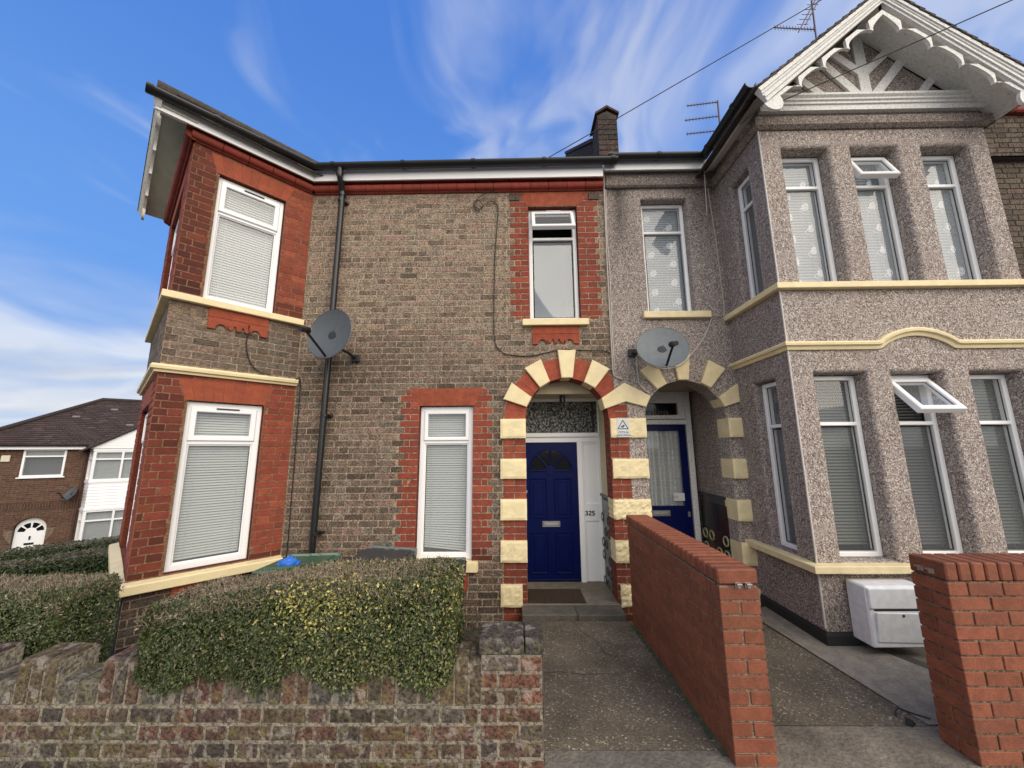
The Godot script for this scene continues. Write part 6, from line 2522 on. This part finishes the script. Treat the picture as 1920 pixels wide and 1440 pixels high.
	# aerials
	aerial("three armed television aerial behind the gutter left of the white gable", Vector3(3.70, 4.9, -1.5), Vector3(3.73, 6.29, -1.5), [[Vector3(3.73, 6.26, -1.5), Vector3(3.16, 6.19, -1.5), 0.035, Vector3.UP, 10], [Vector3(3.71, 5.96, -1.5), Vector3(3.10, 5.885, -1.5), 0.035, Vector3.UP, 10], [Vector3(3.69, 5.66, -1.5), Vector3(3.10, 5.60, -1.5), 0.035, Vector3.UP, 10]])
	var k2 := (5.5 / 7.0)
	aerial("television aerial with crossed booms above the left slope of the white gable", Vector3(5.16, 5.0, -1.0), Vector3(5.27, 7.78, -1.0), [[Vector3(4.53, 7.23, -1.0), Vector3(5.24, 7.17, -1.0), 0.05, Vector3.UP, 14], [Vector3(4.95, 7.12, -1.0), Vector3(5.42, 7.95, -1.0), 0.10, Vector3.RIGHT, 8], [Vector3(5.0, 7.14, -0.9), Vector3(5.46, 7.93, -0.9), 0.005, Vector3.RIGHT, 2]])
	# cables
	cable("overhead_cable", "overhead telephone wire rising from the brown brick wall past the parapet", [Vector3(-0.476, 3.275, 0.03), Vector3(1.4, 4.30, 0.20), Vector3(5.08, 6.31, 0.585)], 0.0055, M.cable_black, false)
	cable("overhead_cable", "overhead telephone wire crossing the white gable", [Vector3(2.74, 3.53, 1.10), Vector3(5.08, 4.07, 1.92)], 0.005, M.cable_black, false)
	cable("cable", "looped black telephone cable stapled down the brown brick wall", [Vector3(-0.476, 3.275, 0.025), Vector3(-0.549, 3.174, 0.03), Vector3(-0.487, 3.087, 0.03), Vector3(-0.427, 3.145, 0.03), Vector3(-0.476, 3.226, 0.035), Vector3(-0.53, 3.15, 0.036), Vector3(-0.45, 3.10, 0.034), Vector3(-0.403, 3.171, 0.03), Vector3(-0.306, 3.215, 0.02), Vector3(-0.228, 3.141, 0.016), Vector3(-0.245, 2.771, 0.014), Vector3(-0.268, 2.385, 0.014), Vector3(-0.279, 1.764, 0.014), Vector3(-0.268, 1.333, 0.014), Vector3(-0.188, 1.192, 0.014), Vector3(-0.076, 1.144, 0.014), Vector3(0.172, 1.13, 0.014), Vector3(0.489, 1.196, 0.014), Vector3(0.62, 1.20, 0.05), Vector3(0.75, 1.195, 0.014), Vector3(1.073, 1.183, 0.014), Vector3(1.138, 1.142, 0.014)], 0.0058, M.cable_black)
	cable("cable", "pale cables down the joint between the two houses", [Vector3(1.176, 3.598, 0.05), Vector3(1.168, 3.37, 0.03), Vector3(1.158, 2.359, 0.02), Vector3(1.157, 1.384, 0.02), Vector3(1.158, 0.945, 0.02), Vector3(1.19, 0.86, 0.02), Vector3(1.27, 0.83, 0.02)], 0.008, M.cable_white)
	cable("cable", "thin grey cable beside the pale cables between the two houses", [Vector3(1.19, 3.36, 0.03), Vector3(1.176, 2.8, 0.018), Vector3(1.186, 2.2, 0.018), Vector3(1.176, 1.5, 0.018), Vector3(1.178, 0.95, 0.018)], 0.006, M.cable_white)
	var W := func(s: float, y: float, o: float) -> Vector3: return X0 + U * s + N * o + Vector3(0, y, 0)
	cable("cable", "short black cable from the corner bay's apron to its cream string course", [W.call(0.549, 1.42, 0.03), W.call(0.549, 1.34, 0.016), W.call(0.551, 1.169, 0.014), W.call(0.494, 0.994, 0.014), W.call(0.40, 0.90, 0.03), W.call(0.30, 0.872, 0.07)], 0.006, M.cable_black)
	cable("cable", "thin black cable down the brown wall beside the corner bay", [Vector3(-2.66, 0.86, 0.06), Vector3(-2.618, 0.80, 0.02), Vector3(-2.612, -0.018, 0.014), Vector3(-2.605, -0.909, 0.014), Vector3(-2.607, -1.6, 0.014)], 0.006, M.cable_black)
	cable("cable", "pale cable from the pebbledash house's upper sill to its satellite dish", [Vector3(2.40, 1.62, 0.05), Vector3(2.37, 1.5, 0.02), Vector3(2.28, 1.33, 0.02), Vector3(2.14, 1.17, 0.06), Vector3(1.98, 1.00, 0.06), Vector3(1.80, 0.95, 0.03), Vector3(1.62, 0.98, 0.06), Vector3(1.47, 1.08, 0.1)], 0.007, M.cable_white)
	cable("cable", "pale cable curving down from the dish to the pointed cream stone", [Vector3(1.44, 1.10, 0.04), Vector3(1.45, 0.95, 0.014), Vector3(1.46, 0.80, 0.014), Vector3(1.50, 0.72, 0.016), Vector3(1.57, 0.655, 0.03)], 0.007, M.cable_white)
	cable("cable", "pale cable hanging from the gutter corner beside the bay", [Vector3(2.43, 3.66, 0.16), Vector3(2.45, 3.3, 0.10), Vector3(2.46, 2.95, 0.05)], 0.007, M.cable_white)
	cable("cable", "thin cable down the pebbledash wall in the corner beside the bay", [Vector3(2.52, 3.35, 0.03), Vector3(2.56, 2.6, 0.014), Vector3(2.57, 1.9, 0.014), Vector3(2.56, 1.64, 0.014), Vector3(2.48, 1.61, 0.016), Vector3(2.40, 1.615, 0.05)], 0.006, M.cable_white)
	# black wedge and scrap of cable on the neighbour's concrete
	b = B.new()
	b.x = Transform3D(Basis(Vector3.UP, 0.5), Vector3(2.36, -1.646, 1.86))
	b.extrude(ngon([Vector2(-0.03, 0), Vector2(0.03, 0), Vector2(-0.025, 0.04)]), -0.015, 0.015)
	tag(put(b, "door_wedge", M.rubber), "small black wedge lying on the concrete by the right hand wall", "wedge")
	cable("cable", "scrap of black cable curled on the concrete beside the wedge", [Vector3(2.33, -1.64, 1.80), Vector3(2.40, -1.635, 1.74), Vector3(2.46, -1.642, 1.77), Vector3(2.52, -1.643, 1.82)], 0.004, M.cable_black)


# ---------------------------------------------------------------- ground
func land(x: float, z: float) -> float:
	# level with the street in front, falling away down the side street to the left and behind
	var s := (-x - 3.6) * 0.72 + (-z) * 0.55
	return -1.9 - 3.0 * smoothstep(0.0, 17.0, s) - 0.02 * clampf(s - 17.0, 0, 300)


func sheet(called: String, m: Material, label: String, x0: float, x1: float, z0: float, z1: float, y0: float, y1: float, c: Color, step := 0.1) -> void:
	var b := B.new()
	var nx := int(ceil((x1 - x0) / step))
	var nz := int(ceil((z1 - z0) / step))
	for i in nx:
		for j in nz:
			var q := []
			for e in [[0, 1], [1, 1], [1, 0], [0, 0]]:
				var f := float(j + e[1]) / nz
				q.append(Vector3(lerpf(x0, x1, float(i + e[0]) / nx), lerpf(y0, y1, f), lerpf(z0, z1, f)))
			var k := b.v.size()
			b.quad(q[0], q[1], q[2], q[3])
			for w in 6:
				var p: Vector3 = b.v[k + w]
				var s := 1.0 + 0.55 * big.get_noise_2d(p.x * 1.4, p.z * 1.4) + 0.22 * fine.get_noise_2d(p.x * 1.2, p.z * 1.2)
				b.c[k + w] = Color(clampf(c.r * s, 0, 1), clampf(c.g * s, 0, 1), clampf(c.b * s, 0, 1))
	struct(b, called, m, label)


func grounds() -> void:
	var b := B.new()
	var xs := []
	for k in range(-30, 31):
		xs.append(signf(k) * pow(absf(k) / 30.0, 2.4) * 900.0)
	for i in 60:
		for j in 60:
			var P := func(a: int, c: int) -> Vector3: return Vector3(xs[a], land(xs[a], xs[c]), xs[c])
			b.quad(P.call(i, j + 1), P.call(i + 1, j + 1), P.call(i + 1, j), P.call(i, j))
	struct(b, "ground", M.soil, "bare earth and grass round the houses, falling away to the left")
	sheet("path", M.aggregate, "worn exposed aggregate concrete path to the blue door", 0.05, 1.14, 0.29, 2.06, -1.715, -1.652, Color(0.74, 0.72, 0.68), 0.06)
	sheet("path_edge", M.concrete, "grey concrete strip between the path and the pavement", 0.05, 1.40, 2.065, 2.30, -1.650, -1.640, Color(0.19, 0.18, 0.165), 0.06)
	sheet("yard", M.aggregate, "rough concrete front yard of the pebbledash house", 1.34, 2.66, 0.0, 1.865, -1.665, -1.652, Color(0.66, 0.64, 0.60), 0.06)
	sheet("yard", M.concrete, "brushed concrete beside the bay of the pebbledash house", 2.62, 5.4, 0.90, 1.865, -1.660, -1.655, Color(0.17, 0.165, 0.15), 0.08)
	sheet("yard", M.concrete, "smooth concrete strip behind the red front wall", 1.34, 5.4, 1.872, 2.30, -1.650, -1.645, Color(0.235, 0.215, 0.185), 0.06)
	# diagonal skirt of newer cement along the bay
	b = B.new()
	b.col = Color(0.34, 0.32, 0.29)
	b.quad(Vector3(2.40, -1.646, 0.25), Vector3(2.62, -1.644, 0.10), Vector3(3.1, -1.644, 1.35), Vector3(2.62, -1.646, 1.86))
	b.quad(Vector3(2.40, -1.646, 0.25), Vector3(2.62, -1.646, 1.86), Vector3(2.46, -1.648, 1.86), Vector3(2.33, -1.648, 0.25))
	for k in 12:  # brushed ridges
		var o := 0.040 * k
		b.col = Color(0.16, 0.155, 0.145)
		b.tube([Vector3(2.66 + o, -1.648, 0.95 + o * 0.3), Vector3(2.90 + o, -1.648, 1.85)], 0.004, 4, false)
	struct(b, "cement_skirt", M.concrete, "strip of newer brushed cement along the foot of the bay")
	# cracks and a mossy line where the path meets the red wall
	b = B.new()
	b.col = Color(0.05, 0.047, 0.04)
	for line in [[Vector2(0.56, 0.30), Vector2(0.58, 0.52), Vector2(0.68, 0.70), Vector2(0.72, 0.95), Vector2(0.86, 1.10)], [Vector2(0.06, 1.28), Vector2(0.30, 1.25), Vector2(0.52, 1.29), Vector2(0.75, 1.27)]]:
		for k in line.size() - 1:
			for s in 5:
				var p: Vector2 = line[k].lerp(line[k + 1], s / 5.0) + Vector2(fine.get_noise_2d(k * 5 + s, 1), fine.get_noise_2d(k * 5 + s, 9)) * 0.012
				var q: Vector2 = line[k].lerp(line[k + 1], (s + 1) / 5.0) + Vector2(fine.get_noise_2d(k * 5 + s + 1, 1), fine.get_noise_2d(k * 5 + s + 1, 9)) * 0.012
				var w := (q - p).normalized().orthogonal() * 0.0022
				var Y := func(e: Vector2) -> Vector3: return Vector3(e.x, lerpf(-1.715, -1.652, (e.y - 0.29) / 1.77) + 0.003, e.y)
				b.quad(Y.call(p - w), Y.call(q - w), Y.call(q + w), Y.call(p + w))
	for k in 60:
		var z := 0.40 + k * 0.0285
		var y := lerpf(-1.715, -1.652, (z - 0.29) / 1.77) + 0.004
		var wd := 0.02 + 0.025 * absf(fine.get_noise_1d(z * 3.0)) + 0.012 * rng.randf()
		b.col = vary(Color(0.055, 0.065, 0.035), 0.35)
		b.quad(Vector3(1.134 - wd, y, z + 0.029), Vector3(1.134, y + 0.012, z + 0.029), Vector3(1.134, y + 0.012, z), Vector3(1.134 - wd, y, z))
	struct(b, "path_cracks", M.twig, "hairline cracks and moss along the edge of the concrete path")
	# fallen leaves and grit
	var lv := B.new()
	lv.tri(Vector3(-0.5, 0, 0), Vector3(0.5, 0, 0), Vector3(0, 0.1, -0.5))
	lv.tri(Vector3(-0.5, 0, 0), Vector3(0, 0.1, 0.5), Vector3(0.5, 0, 0))
	var at := []
	var lc := []
	for k in 150:
		var z := rng.randf_range(0.32, 2.25)
		var x := 1.11 - pow(rng.randf(), 2.5) * 1.0 if k % 2 else rng.randf_range(1.40, 2.6)
		var y := (lerpf(-1.715, -1.652, clampf((z - 0.29) / 1.77, 0, 1)) if x < 1.2 else -1.652) + 0.006
		at.append(Transform3D(Basis(Vector3.UP, rng.randf() * TAU).scaled(Vector3.ONE * rng.randf_range(0.006, 0.018)), Vector3(x, y, z)))
		lc.append(vary([Color(0.20, 0.13, 0.06), Color(0.10, 0.09, 0.05), Color(0.33, 0.30, 0.24)][k % 3], 0.3))
	var fallen := Node3D.new()
	fallen.name = "fallen_leaves"
	add_child(fallen, true)
	tag(fallen, "scattered dead leaves and grit on the concrete paths", "leaves", "", "stuff")
	multi(fallen, "litter", lv.mesh(), M.twig, at, lc)
	# step and threshold slab of the porch
	b = B.new()
	b.col = Color(0.25, 0.225, 0.19)
	b.box(Vector3(0.03, -1.80, -0.72), Vector3(1.105, -1.655, 0.02), 0.008)
	b.col = Color(0.155, 0.148, 0.132)
	b.box(Vector3(0.03, -1.82, 0.024), Vector3(0.60, -1.660, 0.27), 0.012)
	b.box(Vector3(0.604, -1.82, 0.024), Vector3(1.10, -1.661, 0.275), 0.012)
	struct(b, "doorstep", M.concrete, "stone doorstep and slabs in front of the blue door")
	sheet("pavement", M.concrete, "concrete pavement along the street", -14.0, 14.0, 2.305, 6.0, -1.642, -1.66, Color(0.24, 0.235, 0.22), 0.5)
	b = B.new()
	b.box(Vector3(-14, -1.9, 6.0), Vector3(14, -1.655, 6.15), 0.01)
	b.c.fill(Color(0.3, 0.3, 0.29))
	struct(b, "kerb", M.concrete, "stone kerb along the street")
	b = B.new()
	b.quad(Vector3(-40, -1.77, 14.0), Vector3(40, -1.77, 14.0), Vector3(40, -1.77, 6.15), Vector3(-40, -1.77, 6.15))
	struct(b, "road", M.asphalt, "asphalt street in front of the houses")


# ---------------------------------------------------------------- sky
func sky_image() -> ImageTexture:
	var w := 2048
	var hgt := 1024
	var cir := FastNoiseLite.new()
	cir.seed = 3
	cir.frequency = 1.0
	cir.fractal_octaves = 5
	cir.noise_type = FastNoiseLite.TYPE_SIMPLEX_SMOOTH
	var warp := FastNoiseLite.new()
	warp.seed = 9
	warp.frequency = 0.8
	warp.fractal_octaves = 2
	warp.noise_type = FastNoiseLite.TYPE_SIMPLEX_SMOOTH
	var data := PackedFloat32Array()
	data.resize(w * hgt * 3)
	for j in hgt / 2 + 1:
		var el := PI / 2 - PI * (j + 0.5) / hgt
		var y := sin(el)
		var ce := cos(el)
		# clear air: deep blue above, pale at the horizon
		var air := Color(0.062, 0.185, 0.57).lerp(Color(0.125, 0.30, 0.70), smoothstep(0.85, 0.30, y))
		air = air.lerp(Color(0.52, 0.61, 0.71), pow(clampf(1.0 - y / 0.36, 0, 1), 1.6))
		for i in w:
			var az := TAU * (i + 0.5) / w  # 0 straight ahead (-z), a quarter turn to the right
			var dx := sin(az) * ce
			var dz := -cos(az) * ce
			var px := dx / (y + 0.14)
			var pz := dz / (y + 0.14)
			# streaks of cirrus lying along the view, broken up by a warp
			var sx := px * 0.985 + pz * 0.17
			var sz := pz * 0.985 - px * 0.17
			var wp := warp.get_noise_2d(px * 0.9, pz * 0.9)
			var so := cir.get_noise_2d(px * 0.75 + 11.0, pz * 0.75 + wp * 0.8)
			var st := cir.get_noise_2d(sx * 2.3 + wp * 0.7 + so * 0.5, sz * 0.6 + wp * 0.4)
			st = st * 0.7 + 0.6 * cir.get_noise_2d(sx * 7.0 + wp * 1.2 + so * 1.2, sz * 2.2 + wp * 0.8) * clampf(0.6 + st * 2.0, 0, 1)
			# how much cloud: thin veil to the right ahead, clear to the left, mostly cloud behind
			var right := smoothstep(-0.38, 0.40, sin(az)) * smoothstep(-0.2, 0.3, cos(az))
			var behind := smoothstep(0.25, -0.55, cos(az) * ce + 0.25 * (y - 0.5))
			var amount := 0.15 + 0.60 * right + 0.75 * behind
			amount = clampf(amount, 0, 1)
			var c := clampf((st * 0.62 + so * 0.55 + 0.10) * (0.8 + amount) + amount * 0.85 - 0.22, 0, 1)
			# bank of bright cloud low on the left
			var bank := smoothstep(0.48, 0.05, y) * smoothstep(0.15, -0.5, sin(az)) * smoothstep(-0.3, 0.2, cos(az))
			var lay_ := cir.get_noise_3d(dx * 2.2, y * 15.0 + wp * 0.6, dz * 2.2)
			c = maxf(c, bank * clampf(0.62 + lay_ * 1.0 + so * 0.3, 0, 1))
			c = maxf(c, behind * clampf(0.70 + so * 0.5 + st * 0.3, 0, 1))
			c = c * c * (3 - 2 * c)
			var lum := 0.80 + 0.16 * so
			var cl := Color(lum * 0.80, lum * 0.83, lum * 0.89).lerp(Color(1.25, 1.20, 1.12) * (0.92 + 0.4 * so), behind)
			var k := (j * w + i) * 3
			var f := c * (0.54 + 0.38 * maxf(behind, bank))
			data[k] = lerpf(air.r, maxf(cl.r, 0.2), f)
			data[k + 1] = lerpf(air.g, maxf(cl.g, 0.2), f)
			data[k + 2] = lerpf(air.b, maxf(cl.b, 0.2), f)
	for k in range((hgt / 2 + 1) * w * 3, w * hgt * 3, 3):
		data[k] = 0.16
		data[k + 1] = 0.15
		data[k + 2] = 0.13
	var im := Image.create_from_data(w, hgt, false, Image.FORMAT_RGBF, data.to_byte_array())
	return ImageTexture.create_from_image(im)


func _ready() -> void:
	rng.seed = 20240
	# camera: an ultra wide lens about 1.65 m over the pavement, tilted up ten degrees
	var cam := Camera3D.new()
	cam.name = "camera"
	cam.fov = 90.80
	cam.near = 0.05
	cam.far = 3000.0
	add_child(cam)
	cam.transform = Transform3D(Basis.from_euler(Vector3(deg_to_rad(9.92), deg_to_rad(0.745), deg_to_rad(-0.412))), EYE)
	cam.current = true
	# sky with thin cloud, and the soft light of a sun behind cloud over the street
	var env := Environment.new()
	env.background_mode = Environment.BG_SKY
	var sky := Sky.new()
	var pm := PanoramaSkyMaterial.new()
	pm.panorama = sky_image()
	sky.sky_material = pm
	env.sky = sky
	env.tonemap_mode = Environment.TONE_MAPPER_LINEAR
	env.tonemap_exposure = 1.22
	env.sdfgi_enabled = true
	env.ssao_enabled = true
	env.ssil_enabled = true
	var we := WorldEnvironment.new()
	we.name = "environment"
	we.environment = env
	add_child(we)
	var sun := DirectionalLight3D.new()
	sun.name = "sun"
	sun.light_color = Color(1.0, 0.94, 0.85)
	sun.light_energy = 0.78
	sun.light_angular_distance = 62.0
	sun.shadow_enabled = true
	add_child(sun)
	sun.look_at_from_position(Vector3(4.4, 5.3, 6.0), Vector3.ZERO)
	materials()
	extra_materials()
	grounds()
	end_house()
	dash_house()
	parapet()
	far_right_house()
	side_street_house()
	low_wall()
	red_wall()
	gate_pier()
	hedges()
	bits()


func extra_materials() -> void:
	mat("soffit_grey", L(0.52, 0.53, 0.45), 0.8, M.cream.albedo_texture, 0.8)
	mat("soffit_shade", L(0.16, 0.14, 0.12), 0.8)  # soffit colour with the shade under the verge painted in
	mat("slat_mid", L(0.36, 0.39, 0.40), 0.5)
	M["pane_soft"] = M.pane_bright.duplicate()
	M.pane_soft.resource_name = "pane_soft"
	M.pane_soft.metallic = 0.09
	mat("night_glass", L(0.006, 0.007, 0.010), 0.06)
	mat("faint_gilt", L(0.10, 0.09, 0.06), 0.5)
	mat("print_grey", L(0.10, 0.10, 0.11), 0.7)
	mat("box_white", L(0.84, 0.86, 0.88), 0.45, M.cream.albedo_texture, 0.5)
	mat("aerial", L(0.09, 0.06, 0.075), 0.5)
	var nb: StandardMaterial3D = M.red_brick.duplicate()
	nb.resource_name = "new_brick"
	nb.roughness = 0.7
	M["new_brick"] = nb
	# old garden bricks: pale lichen and green moss in patches over the brick
	var ob: StandardMaterial3D = M.brick.duplicate()
	ob.resource_name = "old_brick"
	var p := noise_img(512, 0.022, FastNoiseLite.TYPE_SIMPLEX_SMOOTH, 5, 51)
	var q := noise_img(512, 0.011, FastNoiseLite.TYPE_SIMPLEX_SMOOTH, 3, 52)
	var d := PackedByteArray()
	d.resize(512 * 512 * 4)
	for i in 512 * 512:
		var a := smoothstep(0.52, 0.72, p[i] / 255.0)
		var g := smoothstep(0.45, 0.6, q[i] / 255.0)
		d[i * 4] = int(lerpf(178, 122, g))
		d[i * 4 + 1] = int(lerpf(172, 118, g))
		d[i * 4 + 2] = int(lerpf(160, 62, g))
		d[i * 4 + 3] = int(a * 90)
	ob.detail_enabled = true
	ob.detail_blend_mode = BaseMaterial3D.BLEND_MODE_MIX
	ob.detail_albedo = ImageTexture.create_from_image(Image.create_from_data(512, 512, false, Image.FORMAT_RGBA8, d))
	ob.detail_uv_layer = BaseMaterial3D.DETAIL_UV_2
	ob.uv2_triplanar = true
	ob.uv2_world_triplanar = true
	ob.uv2_scale = Vector3.ONE / 0.9
	M["old_brick"] = ob
